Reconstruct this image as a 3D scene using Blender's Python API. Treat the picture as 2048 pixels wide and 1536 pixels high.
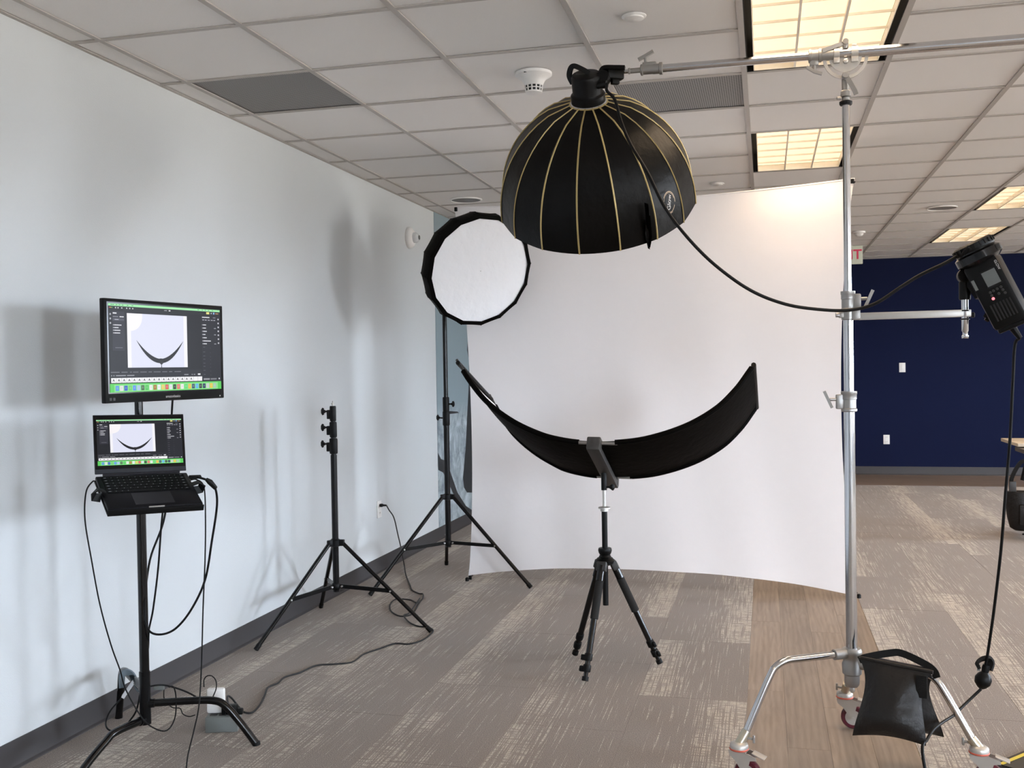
import bpy, bmesh, math, random
from mathutils import Vector as V, Matrix

random.seed(7)
for o in list(bpy.data.objects):
    bpy.data.objects.remove(o)
scene = bpy.context.scene
COL = scene.collection

# ------------------------------------------------------------------ camera
F_PX = 2023.57
YAW, PITCH, ROLL = -0.24593, -0.015468, -0.0161
CAM_Z = 1.42
CZ = 2.732                      # ceiling height


def _axes():
    cy, sy = math.cos(YAW), math.sin(YAW)
    f, r, u = V((sy, cy, 0)), V((cy, -sy, 0)), V((0, 0, 1))
    f2 = f * math.cos(PITCH) + u * math.sin(PITCH)
    u2 = u * math.cos(PITCH) - f * math.sin(PITCH)
    return r * math.cos(ROLL) + u2 * math.sin(ROLL), u2 * math.cos(ROLL) - r * math.sin(ROLL), f2


CR, CU, CF = _axes()
CP = V((0, 0, CAM_Z))
cam_data = bpy.data.cameras.new('camera')
cam_data.sensor_width = 36
cam_data.lens = 36 * F_PX / 2048
cam_data.clip_end = 100
cam = bpy.data.objects.new('camera', cam_data)
COL.objects.link(cam)
m = Matrix((CR, CU, -CF)).transposed().to_4x4()
m.translation = CP
cam.matrix_world = m
scene.camera = cam

# ------------------------------------------------------------------ world, light, exposure
SKY = 42.0
world = bpy.data.worlds.new('sky')
scene.world = world
world.use_nodes = True
wn = world.node_tree
wn.nodes.clear()
w_out = wn.nodes.new('ShaderNodeOutputWorld')
w_bg = wn.nodes.new('ShaderNodeBackground')
w_tc = wn.nodes.new('ShaderNodeTexCoord')
w_sep = wn.nodes.new('ShaderNodeSeparateXYZ')
w_ramp = wn.nodes.new('ShaderNodeValToRGB')
w_map = wn.nodes.new('ShaderNodeMapRange')
w_map.inputs['From Min'].default_value = -1
w_map.inputs['From Max'].default_value = 1
wn.links.new(w_tc.outputs['Generated'], w_sep.inputs[0])
wn.links.new(w_sep.outputs['Z'], w_map.inputs['Value'])
wn.links.new(w_map.outputs[0], w_ramp.inputs[0])
e = w_ramp.color_ramp.elements
e[0].position = 0.485
e[0].color = (0.44, 0.43, 0.41, 1)
e[1].position = 0.505
e[1].color = (0.74, 0.85, 1.0, 1)
wn.links.new(w_ramp.outputs[0], w_bg.inputs['Color'])
w_bg.inputs['Strength'].default_value = SKY
wn.links.new(w_bg.outputs[0], w_out.inputs[0])

LAMP_W = 7.2                   # warm light of one ceiling troffer
LAMP_COL = (1.0, 0.75, 0.52)
PANEL_GLOW = 0.66

RIGHT_X = 8.5                   # wall with the windows
WINDOWS = [(-2.2, -0.6), (3.6, 5.3), (8.4, 10.2)]
WIN_Z = (0.85, 2.55)
for y0, y1 in WINDOWS:
    ld = bpy.data.lights.new('window_portal', 'AREA')
    ld.shape = 'RECTANGLE'
    ld.size, ld.size_y = WIN_Z[1] - WIN_Z[0], y1 - y0
    ld.cycles.is_portal = True
    lo = bpy.data.objects.new('window_portal', ld)
    COL.objects.link(lo)
    lo.location = (RIGHT_X + 0.02, (y0 + y1) / 2, sum(WIN_Z) / 2)
    lo.rotation_euler = (0, math.radians(90), 0)
FY = -4.0                       # wall behind the camera
FILL_WINDOWS = [(3.6, 5.0)]  # invented window behind the camera, added for frontal fill light
for x0, x1 in FILL_WINDOWS:
    ld = bpy.data.lights.new('window_portal', 'AREA')  # portal of the added fill window
    ld.shape = 'RECTANGLE'
    ld.size, ld.size_y = x1 - x0, WIN_Z[1] - WIN_Z[0]
    ld.cycles.is_portal = True
    lo = bpy.data.objects.new('window_portal', ld)
    COL.objects.link(lo)
    lo.location = ((x0 + x1) / 2, FY - 0.02, sum(WIN_Z) / 2)
    lo.rotation_euler = (math.radians(90), 0, 0)

vs = scene.view_settings
vs.view_transform = 'Standard'
vs.look = 'None'
vs.exposure = 0.5
vs.gamma = 1.0
vs.use_curve_mapping = False
scene.cycles.use_denoising = True
scene.cycles.max_bounces = 7
scene.cycles.diffuse_bounces = 4
scene.cycles.glossy_bounces = 3
scene.cycles.adaptive_threshold = 0.06
scene.cycles.use_light_tree = False
scene.cycles.transparent_max_bounces = 8
scene.cycles.sample_clamp_indirect = 6.0


# ------------------------------------------------------------------ finding places: a ray through the photograph met with a plane of the room
def ray(px, py):
    return CR * ((px - 1024) / F_PX) + CU * ((768 - py) / F_PX) + CF


def at_plane(px, py, p0, n):
    d = ray(px, py)
    return CP + d * ((V(p0) - CP).dot(V(n)) / d.dot(V(n)))


def at_y(px, py, y):
    return at_plane(px, py, (0, y, 0), (0, 1, 0))


def at_x(px, py, x):
    return at_plane(px, py, (x, 0, 0), (1, 0, 0))


def at_z(px, py, z=0.0):
    return at_plane(px, py, (0, 0, z), (0, 0, 1))


def at_d(px, py, t):
    return CP + ray(px, py) * t


# ------------------------------------------------------------------ materials
def lin(c):
    return tuple(((x / 255) / 12.92 if x / 255 <= 0.04045 else ((x / 255 + 0.055) / 1.055) ** 2.4) for x in c)


def new_mat(name):
    mt = bpy.data.materials.new(name)
    mt.use_nodes = True
    nt = mt.node_tree
    b = nt.nodes['Principled BSDF']
    return mt, nt, b


def mat(name, col, rough=0.5, metal=0.0, noise=0.06, scale=40.0, bump=0.0, bscale=200.0, spec=0.5, sheen=0.0, aniso=None):
    """plain surface with a faint procedural mottling and relief"""
    mt, nt, b = new_mat(name)
    N, L = nt.nodes, nt.links
    c = lin(col)
    tc = N.new('ShaderNodeTexCoord')
    nz = N.new('ShaderNodeTexNoise')
    nz.inputs['Scale'].default_value = scale
    nz.inputs['Detail'].default_value = 4
    L.new(tc.outputs['Object'], nz.inputs['Vector'])
    mr = N.new('ShaderNodeMapRange')
    mr.inputs['To Min'].default_value = 1 - noise
    mr.inputs['To Max'].default_value = 1 + noise
    L.new(nz.outputs['Fac'], mr.inputs['Value'])
    mx = N.new('ShaderNodeVectorMath')
    mx.operation = 'SCALE'
    mx.inputs[0].default_value = c
    L.new(mr.outputs[0], mx.inputs['Scale'])
    L.new(mx.outputs[0], b.inputs['Base Color'])
    b.inputs['Roughness'].default_value = rough
    b.inputs['Metallic'].default_value = metal
    b.inputs['Specular IOR Level'].default_value = spec
    if sheen:
        b.inputs['Sheen Weight'].default_value = sheen
    if bump:
        n2 = N.new('ShaderNodeTexNoise')
        n2.inputs['Scale'].default_value = bscale
        n2.inputs['Detail'].default_value = 5
        L.new(tc.outputs['Object'], n2.inputs['Vector'])
        bp = N.new('ShaderNodeBump')
        bp.inputs['Strength'].default_value = bump
        bp.inputs['Distance'].default_value = 0.01
        L.new(n2.outputs['Fac'], bp.inputs['Height'])
        L.new(bp.outputs[0], b.inputs['Normal'])
    return mt


def emit(name, col, strength):
    mt, nt, b = new_mat(name)
    b.inputs['Base Color'].default_value = (*lin(col), 1)
    b.inputs['Emission Color'].default_value = (*lin(col), 1)
    b.inputs['Emission Strength'].default_value = strength
    return mt


def screen_mat(name, strength):
    mt, nt, b = new_mat(name)
    a = nt.nodes.new('ShaderNodeVertexColor')
    a.layer_name = 'ink'
    b.inputs['Base Color'].default_value = (0.006, 0.006, 0.007, 1)
    b.inputs['Roughness'].default_value = 0.3
    b.inputs['Specular IOR Level'].default_value = 0.1
    nt.links.new(a.outputs['Color'], b.inputs['Emission Color'])
    b.inputs['Emission Strength'].default_value = strength
    return mt


def carpet_mat():
    mt, nt, b = new_mat('carpet')
    N, L = nt.nodes, nt.links
    tc = N.new('ShaderNodeTexCoord')
    uv = N.new('ShaderNodeSeparateXYZ')
    L.new(tc.outputs['UV'], uv.inputs[0])
    geo = N.new('ShaderNodeNewGeometry')
    oi = N.new('ShaderNodeObjectInfo')

    def noise(sx, sy, detail=2.0, dist=0.0):
        mp = N.new('ShaderNodeMapping')
        mp.inputs['Scale'].default_value = (sx, sy, 1)
        L.new(geo.outputs['Position'], mp.inputs['Vector'])
        nz = N.new('ShaderNodeTexNoise')
        nz.inputs['Scale'].default_value = 1
        nz.inputs['Detail'].default_value = detail
        nz.inputs['Distortion'].default_value = dist
        L.new(mp.outputs[0], nz.inputs['Vector'])
        return nz.outputs['Fac']

    def math_(op, a, c=None, clamp=False):
        n = N.new('ShaderNodeMath')
        n.operation = op
        n.use_clamp = clamp
        for i, x in enumerate((a, c)):
            if x is None:
                continue
            if isinstance(x, (int, float)):
                n.inputs[i].default_value = x
            else:
                L.new(x, n.inputs[i])
        return n.outputs[0]

    def ramp(x, a, c, lo=0.0, hi=1.0):
        mr = N.new('ShaderNodeMapRange')
        mr.interpolation_type = 'SMOOTHSTEP'
        mr.inputs['From Min'].default_value = a
        mr.inputs['From Max'].default_value = c
        mr.inputs['To Min'].default_value = lo
        mr.inputs['To Max'].default_value = hi
        L.new(x, mr.inputs['Value'])
        return mr.outputs[0]

    streak = noise(150, 3.0, 1.0)
    thread = noise(14, 105, 1.0, 0.5)
    blot = noise(5, 1.2, 2.0)
    pile = noise(300, 260, 3.0)
    # how thick the pale yarn lies: dense along one long side, thinning across the tile
    dens = ramp(uv.outputs['X'], 0.0, 0.75, 1.0, 0.0)
    dens = math_('MULTIPLY', dens, ramp(oi.outputs['Random'], 0.0, 1.0, 0.55, 1.1))
    dens = math_('ADD', dens, math_('MULTIPLY', math_('SUBTRACT', blot, 0.5), 0.55))
    thr = math_('SUBTRACT', 0.66, math_('MULTIPLY', dens, 0.22))
    a = ramp(math_('SUBTRACT', streak, thr), -0.05, 0.06)
    c = ramp(thread, 0.42, 0.54, 0.12, 1.0)
    fac = math_('MULTIPLY', a, c)
    fac = math_('ADD', fac, math_('MULTIPLY', ramp(dens, 0.4, 1.1), 0.16), True)
    mix = N.new('ShaderNodeMix')
    mix.data_type = 'RGBA'
    mix.inputs['A'].default_value = (*lin((132, 121, 113)), 1)
    mix.inputs['B'].default_value = (*lin((184, 173, 159)), 1)
    L.new(fac, mix.inputs['Factor'])
    sc = N.new('ShaderNodeVectorMath')
    sc.operation = 'SCALE'
    L.new(mix.outputs['Result'], sc.inputs[0])
    L.new(ramp(pile, 0.30, 0.70, 0.62, 1.36), sc.inputs['Scale'])
    L.new(sc.outputs[0], b.inputs['Base Color'])
    b.inputs['Roughness'].default_value = 1.0
    b.inputs['Specular IOR Level'].default_value = 0.05
    b.inputs['Sheen Weight'].default_value = 0.15
    bp = N.new('ShaderNodeBump')
    bp.inputs['Strength'].default_value = 0.5
    bp.inputs['Distance'].default_value = 0.004
    L.new(math_('ADD', math_('MULTIPLY', fac, 0.7), pile), bp.inputs['Height'])
    L.new(bp.outputs[0], b.inputs['Normal'])
    return mt


def wood_mat(name, c1, c2, rough=0.45, alongx=False):
    mt, nt, b = new_mat(name)
    N, L = nt.nodes, nt.links
    geo = N.new('ShaderNodeNewGeometry')
    oi = N.new('ShaderNodeObjectInfo')
    add = N.new('ShaderNodeVectorMath')
    add.operation = 'ADD'
    L.new(geo.outputs['Position'], add.inputs[0])
    cb = N.new('ShaderNodeCombineXYZ')
    mu = N.new('ShaderNodeMath')
    mu.operation = 'MULTIPLY'
    mu.inputs[1].default_value = 37.0
    L.new(oi.outputs['Random'], mu.inputs[0])
    L.new(mu.outputs[0], cb.inputs['X'])
    L.new(mu.outputs[0], cb.inputs['Y'])
    L.new(cb.outputs[0], add.inputs[1])
    mp = N.new('ShaderNodeMapping')
    mp.inputs['Scale'].default_value = (2.2, 30, 1) if alongx else (30, 2.2, 1)
    L.new(add.outputs[0], mp.inputs['Vector'])
    nz = N.new('ShaderNodeTexNoise')
    nz.inputs['Scale'].default_value = 1
    nz.inputs['Detail'].default_value = 7
    nz.inputs['Distortion'].default_value = 1.6
    L.new(mp.outputs[0], nz.inputs['Vector'])
    mp2 = N.new('ShaderNodeMapping')
    mp2.inputs['Scale'].default_value = (0.8, 9, 1) if alongx else (9, 0.8, 1)
    L.new(add.outputs[0], mp2.inputs['Vector'])
    wv = N.new('ShaderNodeTexWave')
    wv.inputs['Scale'].default_value = 1.3
    wv.inputs['Distortion'].default_value = 7
    wv.inputs['Detail'].default_value = 3
    wv.bands_direction = 'Y' if alongx else 'X'
    L.new(mp2.outputs[0], wv.inputs['Vector'])
    mxf = N.new('ShaderNodeMath')
    mxf.operation = 'MULTIPLY_ADD'
    mxf.inputs[1].default_value = 0.3
    L.new(wv.outputs['Fac'], mxf.inputs[0])
    mr0 = N.new('ShaderNodeMapRange')
    mr0.inputs['From Min'].default_value = 0.3
    mr0.inputs['From Max'].default_value = 0.75
    mr0.inputs['To Max'].default_value = 0.7
    L.new(nz.outputs['Fac'], mr0.inputs['Value'])
    L.new(mr0.outputs[0], mxf.inputs[2])
    mix = N.new('ShaderNodeMix')
    mix.data_type = 'RGBA'
    mix.inputs['A'].default_value = (*lin(c1), 1)
    mix.inputs['B'].default_value = (*lin(c2), 1)
    L.new(mxf.outputs[0], mix.inputs['Factor'])
    sc = N.new('ShaderNodeVectorMath')
    sc.operation = 'SCALE'
    mr = N.new('ShaderNodeMapRange')
    mr.inputs['To Min'].default_value = 0.9
    mr.inputs['To Max'].default_value = 1.08
    L.new(oi.outputs['Random'], mr.inputs['Value'])
    L.new(mix.outputs['Result'], sc.inputs[0])
    L.new(mr.outputs[0], sc.inputs['Scale'])
    L.new(sc.outputs[0], b.inputs['Base Color'])
    b.inputs['Roughness'].default_value = rough
    return mt


def mural_mat():
    mt, nt, b = new_mat('mural_print')
    N, L = nt.nodes, nt.links
    geo = N.new('ShaderNodeNewGeometry')
    sep = N.new('ShaderNodeSeparateXYZ')
    L.new(geo.outputs['Position'], sep.inputs[0])
    nz = N.new('ShaderNodeTexNoise')
    nz.inputs['Scale'].default_value = 5
    nz.inputs['Detail'].default_value = 9
    nz.inputs['Roughness'].default_value = 0.65
    nz.inputs['Distortion'].default_value = 1.0
    L.new(geo.outputs['Position'], nz.inputs['Vector'])
    sea = N.new('ShaderNodeValToRGB')
    el = sea.color_ramp.elements
    el[0].position, el[0].color = 0.36, (*lin((112, 124, 132)), 1)
    el[1].position, el[1].color = 0.66, (*lin((188, 200, 205)), 1)
    L.new(nz.outputs['Fac'], sea.inputs[0])
    mr = N.new('ShaderNodeMapRange')
    mr.inputs['From Min'].default_value = 1.10
    mr.inputs['From Max'].default_value = 1.26
    ad = N.new('ShaderNodeMath')
    ad.operation = 'MULTIPLY_ADD'
    ad.inputs[1].default_value = 0.22
    L.new(nz.outputs['Fac'], ad.inputs[0])
    L.new(sep.outputs['Z'], ad.inputs[2])
    L.new(ad.outputs[0], mr.inputs['Value'])
    mix = N.new('ShaderNodeMix')
    mix.data_type = 'RGBA'
    L.new(mr.outputs[0], mix.inputs['Factor'])
    L.new(sea.outputs[0], mix.inputs['A'])
    mix.inputs['B'].default_value = (*lin((136, 152, 158)), 1)
    L.new(mix.outputs['Result'], b.inputs['Base Color'])
    b.inputs['Roughness'].default_value = 0.6
    return mt


def perforated_mat():
    mt, nt, b = new_mat('perforated_grille')
    N, L = nt.nodes, nt.links
    geo = N.new('ShaderNodeNewGeometry')
    vo = N.new('ShaderNodeTexVoronoi')
    vo.inputs['Scale'].default_value = 95
    vo.inputs['Randomness'].default_value = 0.0
    L.new(geo.outputs['Position'], vo.inputs['Vector'])
    rp = N.new('ShaderNodeValToRGB')
    rp.color_ramp.elements[0].position = 0.30
    rp.color_ramp.elements[0].color = (*lin((70, 70, 70)), 1)
    rp.color_ramp.elements[1].position = 0.42
    rp.color_ramp.elements[1].color = (*lin((152, 149, 146)), 1)
    L.new(vo.outputs['Distance'], rp.inputs[0])
    L.new(rp.outputs[0], b.inputs['Base Color'])
    b.inputs['Roughness'].default_value = 0.6
    return mt


def glass_mat():
    mt, nt, b = new_mat('window_glass')
    N, L = nt.nodes, nt.links
    out = N['Material Output']
    tr = N.new('ShaderNodeBsdfTransparent')
    tr.inputs[0].default_value = (0.93, 0.96, 0.96, 1)
    gl = N.new('ShaderNodeBsdfGlossy')
    gl.inputs['Roughness'].default_value = 0.02
    fr = N.new('ShaderNodeFresnel')
    mx = N.new('ShaderNodeMixShader')
    L.new(fr.outputs[0], mx.inputs[0])
    L.new(tr.outputs[0], mx.inputs[1])
    L.new(gl.outputs[0], mx.inputs[2])
    L.new(mx.outputs[0], out.inputs['Surface'])
    return mt


MT = dict(
    wall=mat('wall_paint', (203, 206, 207), 0.75, noise=0.012, scale=3, bump=0.12, bscale=240),
    blue=mat('blue_paint', (17, 24, 52), 0.9, noise=0.03, scale=4, bump=0.1, bscale=200, spec=0.15),
    base=mat('rubber_base', (58, 55, 56), 0.6, noise=0.05, scale=6),
    tile=mat('ceiling_tile', (240, 237, 234), 0.95, noise=0.02, scale=260, bump=0.25, bscale=420),
    tbar=mat('ceiling_grid', (182, 176, 170), 0.6),
    shell=mat('plenum', (190, 188, 184), 0.9),
    grille=perforated_mat(),
    carpet=carpet_mat(),
    plank=wood_mat('vinyl_plank', (124, 108, 94), (158, 140, 122), 0.5),
    border=wood_mat('vinyl_border', (98, 84, 74), (140, 122, 108), 0.5, True),
    mural=mural_mat(),
    mural_dark=mat('mural_dark_print', (40, 43, 46), 0.6, noise=0.25, scale=30),
    white=mat('white_plastic', (238, 236, 233), 0.4),
    lens=mat('clear_lens', (228, 230, 230), 0.2),
    black=mat('black_metal', (12, 12, 13), 0.24, noise=0.1, spec=0.25),
    blackg=mat('black_gloss', (10, 10, 11), 0.16, noise=0.1, spec=0.4),
    blackp=mat('black_plastic', (12, 12, 12), 0.45, noise=0.1, spec=0.18),
    grip=mat('foam_grip', (40, 39, 38), 0.85, spec=0.15, bump=0.2, bscale=600),
    rubber=mat('cable_rubber', (15, 15, 15), 0.5, spec=0.18),
    cord=mat('grey_cord', (50, 50, 50), 0.6, spec=0.2),
    fabric=mat('black_nylon', (8, 7, 6), 0.6, noise=0.15, scale=20, bump=0.25, bscale=28, spec=0.035),
    domefabric=mat('dome_nylon', (11, 10, 9), 0.36, noise=0.15, scale=20, bump=0.35, bscale=16, spec=0.12),
    nylon=mat('sandbag_nylon', (30, 28, 27), 0.42, noise=0.12, scale=12, bump=0.6, bscale=26, spec=0.26),
    strap=mat('webbing', (26, 25, 24), 0.8, spec=0.15, bump=0.3, bscale=500),
    gold=mat('gold_piping', (172, 152, 100), 0.42, noise=0.06, metal=0.25),
    diff=mat('diffuser_cloth', (244, 246, 250), 0.9, noise=0.01, scale=8, bump=0.6, bscale=17),
    silver=mat('silver_lining', (200, 200, 202), 0.35, metal=0.6),
    backdrop=mat('backdrop_cloth', (244, 240, 240), 0.9, noise=0.012, scale=14, bump=0.10, bscale=20),
    clampg=mat('grey_bar', (58, 57, 56), 0.45, spec=0.3),
    chrome=mat('chrome', (206, 207, 210), 0.12, metal=1.0, noise=0.02),
    steel=mat('cast_alloy', (160, 158, 155), 0.42, metal=0.75, noise=0.06),
    zinc=mat('zinc_plate', (196, 193, 188), 0.42, metal=0.7, noise=0.05),
    brass=mat('nickel_sleeve', (196, 190, 172), 0.28, metal=0.9),
    wheel=mat('burgundy_wheel', (84, 24, 38), 0.35),
    redring=mat('red_ring', (196, 92, 72), 0.5),
    greyplug=mat('grey_box', (112, 116, 114), 0.6),
    orange=mat('amber', (196, 160, 80), 0.5),
    label=mat('white_label', (224, 226, 230), 0.6),
    bluestrap=mat('grey_blue_strap', (110, 122, 130), 0.8),
    alu=mat('space_grey', (26, 26, 29), 0.4, metal=0.5, spec=0.2),
    keys=mat('keyboard_black', (10, 10, 12), 0.55, spec=0.15),
    keytext=mat('key_legend', (140, 142, 148), 0.6),
    pad=mat('trackpad', (32, 31, 35), 0.4, spec=0.25),
    screenglass=mat('screen_glass', (5, 5, 6), 0.15, noise=0.0, spec=0.2),
    lcd=mat('lcd_grey', (104, 107, 105), 0.35, spec=0.2),
    pink=emit('red_indicator', (255, 120, 130), 1.2),
    text=mat('white_print', (206, 204, 200), 0.6),
    tan=mat('tan_print', (188, 168, 140), 0.6),
    exitbody=mat('exit_sign_face', (196, 200, 184), 0.5),
    exitred=mat('exit_letters', (216, 60, 96), 0.5),
    desktop=wood_mat('pale_desktop', (206, 194, 174), (226, 214, 196), 0.4, True),
    greymetal=mat('grey_metal', (120, 118, 116), 0.45, metal=0.3),
    yellow=mat('yellow_stripe', (226, 204, 84), 0.6),
    ramp=mat('ramp_rubber', (66, 62, 56), 0.7),
    glow=None, louver=mat('louver', (244, 236, 220), 0.4),
    dark=mat('dark_reveal', (22, 22, 22), 0.7),
    glass=glass_mat(),
    screen=screen_mat('screen_light', 0.70),
    laptopscreen=screen_mat('laptop_screen_light', 0.70),
)
MT['glow'] = emit('lamp_glow', (255, 232, 198), PANEL_GLOW)
for _k in ('glow', 'screen', 'laptopscreen', 'pink'):
    MT[_k].cycles.emission_sampling = 'NONE'

ORIGIN = {}


# ------------------------------------------------------------------ mesh builder
def frame(z, x=None):
    """orthonormal x, y, z axes with the given z"""
    z = V(z).normalized()
    if x is None:
        x = V((1, 0, 0)) if abs(z.x) < 0.9 else V((0, 1, 0))
    x = (V(x) - z * V(x).dot(z)).normalized()
    return x, z.cross(x), z


def spline(pts, n=8):
    pts = [V(p) for p in pts]
    if len(pts) < 3:
        return pts
    P = [pts[0] * 2 - pts[1]] + pts + [pts[-1] * 2 - pts[-2]]
    out = []
    for i in range(1, len(P) - 2):
        a, b, c, d = P[i - 1:i + 3]
        for k in range(n):
            t = k / n
            out.append(0.5 * ((2 * b) + (c - a) * t + (2 * a - 5 * b + 4 * c - d) * t * t + (3 * b - a - 3 * c + d) * t ** 3))
    out.append(pts[-1])
    return out


class MB:
    def __init__(s):
        s.v, s.f, s.uv = [], [], None

    def add(s, verts, faces):
        k = len(s.v)
        s.v += [V(p) for p in verts]
        s.f += [[i + k for i in f] for f in faces]
        return s

    def box(s, c, size, x=(1, 0, 0), z=(0, 0, 1), bevel=0.0):
        ax = frame(z, x)
        h = [d / 2 for d in size]
        if bevel <= 0:
            vs_ = [V(c) + ax[0] * (h[0] * i) + ax[1] * (h[1] * j) + ax[2] * (h[2] * k) for k in (-1, 1) for j in (-1, 1) for i in (-1, 1)]
            return s.add(vs_, [(0, 2, 3, 1), (4, 5, 7, 6), (0, 1, 5, 4), (2, 6, 7, 3), (0, 4, 6, 2), (1, 3, 7, 5)])
        bm = bmesh.new()
        bmesh.ops.create_cube(bm, size=1)
        bmesh.ops.scale(bm, vec=size, verts=bm.verts)
        bmesh.ops.bevel(bm, geom=list(bm.edges), offset=min(bevel, min(size) * 0.45), segments=2, affect='EDGES', profile=0.5)
        bm.verts.index_update()
        s.add([V(c) + ax[0] * p.co.x + ax[1] * p.co.y + ax[2] * p.co.z for p in bm.verts], [[q.index for q in f.verts] for f in bm.faces])
        bm.free()
        return s

    def lathe(s, c, axis, prof, n=24, caps=(True, True), x=None):
        """prof: (radius, distance along axis)"""
        ax = frame(axis, x)
        k = len(s.v)
        for r, t in prof:
            for i in range(n):
                a = 2 * math.pi * i / n
                s.v.append(V(c) + ax[2] * t + (ax[0] * math.cos(a) + ax[1] * math.sin(a)) * r)
        for j in range(len(prof) - 1):
            for i in range(n):
                i2 = (i + 1) % n
                s.f.append([k + j * n + i, k + j * n + i2, k + (j + 1) * n + i2, k + (j + 1) * n + i])
        if caps[0]:
            s.f.append([k + i for i in range(n)][::-1])
        if caps[1]:
            s.f.append([k + (len(prof) - 1) * n + i for i in range(n)])
        return s

    def cyl(s, p0, p1, r0, r1=None, n=16):
        p0, p1 = V(p0), V(p1)
        return s.lathe(p0, p1 - p0, [(r0, 0), (r0 if r1 is None else r1, (p1 - p0).length)], n)

    def tube(s, pts, r, n=8, closed=False, flat=None):
        """sweep a round (or flat = (width, thick)) section along a line of points"""
        pts = [V(p) for p in pts]
        k0 = len(s.v)
        ref = None
        for i, p in enumerate(pts):
            a = pts[i - 1] if i > 0 or closed else p
            b = pts[(i + 1) % len(pts)] if i < len(pts) - 1 or closed else p
            t = (b - a)
            t = t.normalized() if t.length > 1e-9 else V((0, 0, 1))
            if ref is None:
                ref = V((0, 0, 1)) if abs(t.z) < 0.9 else V((1, 0, 0))
            x = (ref - t * ref.dot(t)).normalized()
            ref = x
            y = t.cross(x)
            if flat:
                for su, sv in ((-1, -1), (1, -1), (1, 1), (-1, 1)):
                    s.v.append(p + y * (su * flat[0] / 2) + x * (sv * flat[1] / 2))
            else:
                rr = r[i] if isinstance(r, (list, tuple)) else r
                for q in range(n):
                    an = 2 * math.pi * q / n
                    s.v.append(p + (x * math.cos(an) + y * math.sin(an)) * rr)
        m_ = 4 if flat else n
        L_ = len(pts)
        for j in range(L_ if closed else L_ - 1):
            j2 = (j + 1) % L_
            for q in range(m_):
                q2 = (q + 1) % m_
                s.f.append([k0 + j * m_ + q, k0 + j * m_ + q2, k0 + j2 * m_ + q2, k0 + j2 * m_ + q])
        if not closed:
            s.f.append([k0 + q for q in range(m_)][::-1])
            s.f.append([k0 + (L_ - 1) * m_ + q for q in range(m_)])
        return s

    def grid(s, rows):
        """rows of points, joined into a sheet"""
        k, w = len(s.v), len(rows[0])
        for r in rows:
            s.v += [V(p) for p in r]
        for j in range(len(rows) - 1):
            for i in range(w - 1):
                s.f.append([k + j * w + i, k + j * w + i + 1, k + (j + 1) * w + i + 1, k + (j + 1) * w + i])
        return s

    def sheet(s, rows, off):
        """a closed sheet with thickness: off is a vector or a function of the point indices"""
        r2 = [[V(p) + (off(j, i) if callable(off) else V(off)) for i, p in enumerate(r)] for j, r in enumerate(rows)]
        H, w = len(rows), len(rows[0])
        k = len(s.v)
        s.grid(rows)
        k2 = len(s.v)
        for r in r2:
            s.v += [V(p) for p in r]
        for j in range(H - 1):
            for i in range(w - 1):
                s.f.append([k2 + j * w + i, k2 + (j + 1) * w + i, k2 + (j + 1) * w + i + 1, k2 + j * w + i + 1])
        rim = [(0, i) for i in range(w)] + [(j, w - 1) for j in range(1, H)] + [(H - 1, i) for i in range(w - 2, -1, -1)] + [(j, 0) for j in range(H - 2, 0, -1)]
        for a, b in zip(rim, rim[1:] + rim[:1]):
            ia, ib = a[0] * w + a[1], b[0] * w + b[1]
            s.f.append([k + ib, k + ia, k2 + ia, k2 + ib])
        return s

    def text(s, body, size, origin, x, y, bold=False):
        """flat lettering: origin is the centre of the word"""
        cu = bpy.data.curves.new('t', 'FONT')
        cu.body = body
        cu.size = size
        cu.align_x = 'CENTER'
        cu.align_y = 'CENTER'
        if bold:
            cu.offset = size * 0.02
        ob = bpy.data.objects.new('t', cu)
        COL.objects.link(ob)
        bpy.context.view_layer.update()
        me = bpy.data.meshes.new_from_object(ob.evaluated_get(bpy.context.evaluated_depsgraph_get()))
        x, y = V(x).normalized(), V(y).normalized()
        s.add([V(origin) + x * p.co.x + y * p.co.y for p in me.vertices], [list(p.vertices) for p in me.polygons])
        bpy.data.objects.remove(ob)
        bpy.data.curves.remove(cu)
        bpy.data.meshes.remove(me)
        return s

    def build(s, name, material, parent=None, smooth=40, loc=None):
        org = ORIGIN[parent.name] if parent else (V(loc) if loc is not None else V((0, 0, 0)))
        me = bpy.data.meshes.new(name)
        me.from_pydata([tuple(p - org) for p in s.v], [], s.f)
        me.validate()
        bm = bmesh.new()
        bm.from_mesh(me)
        bmesh.ops.recalc_face_normals(bm, faces=bm.faces)
        bm.to_mesh(me)
        bm.free()
        if smooth:
            for p in me.polygons:
                p.use_smooth = True
            me.set_sharp_from_angle(angle=math.radians(smooth))
        me.materials.append(MT[material])
        ob = bpy.data.objects.new(name, me)
        COL.objects.link(ob)
        if parent:
            ob.parent = parent
        else:
            ob.location = org
        ORIGIN[ob.name] = org
        return ob


def tag(o, label, cat, group=None):
    o['label'] = label
    o['category'] = cat
    if group:
        o['group'] = group
    return o


def thing(name, label, cat, loc, group=None):
    o = bpy.data.objects.new(name, None)
    o.empty_display_size = 0.05
    COL.objects.link(o)
    o.location = loc
    ORIGIN[o.name] = V(loc)
    return tag(o, label, cat, group)


def struct(o):
    o['kind'] = 'structure'
    return o


def place_copy(src, loc, parent=None):
    """a copy of a one-mesh piece (shares the mesh); loc is in the parent's space"""
    c = src.copy()
    COL.objects.link(c)
    c.location = loc
    c.parent = parent
    ORIGIN[c.name] = V(loc)
    return c


def piece(name, me, loc, parent, rot=None):
    o = bpy.data.objects.new(name, me)
    COL.objects.link(o)
    o.parent = parent
    o.location = loc
    if rot:
        o.rotation_euler = rot
    return o


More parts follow.
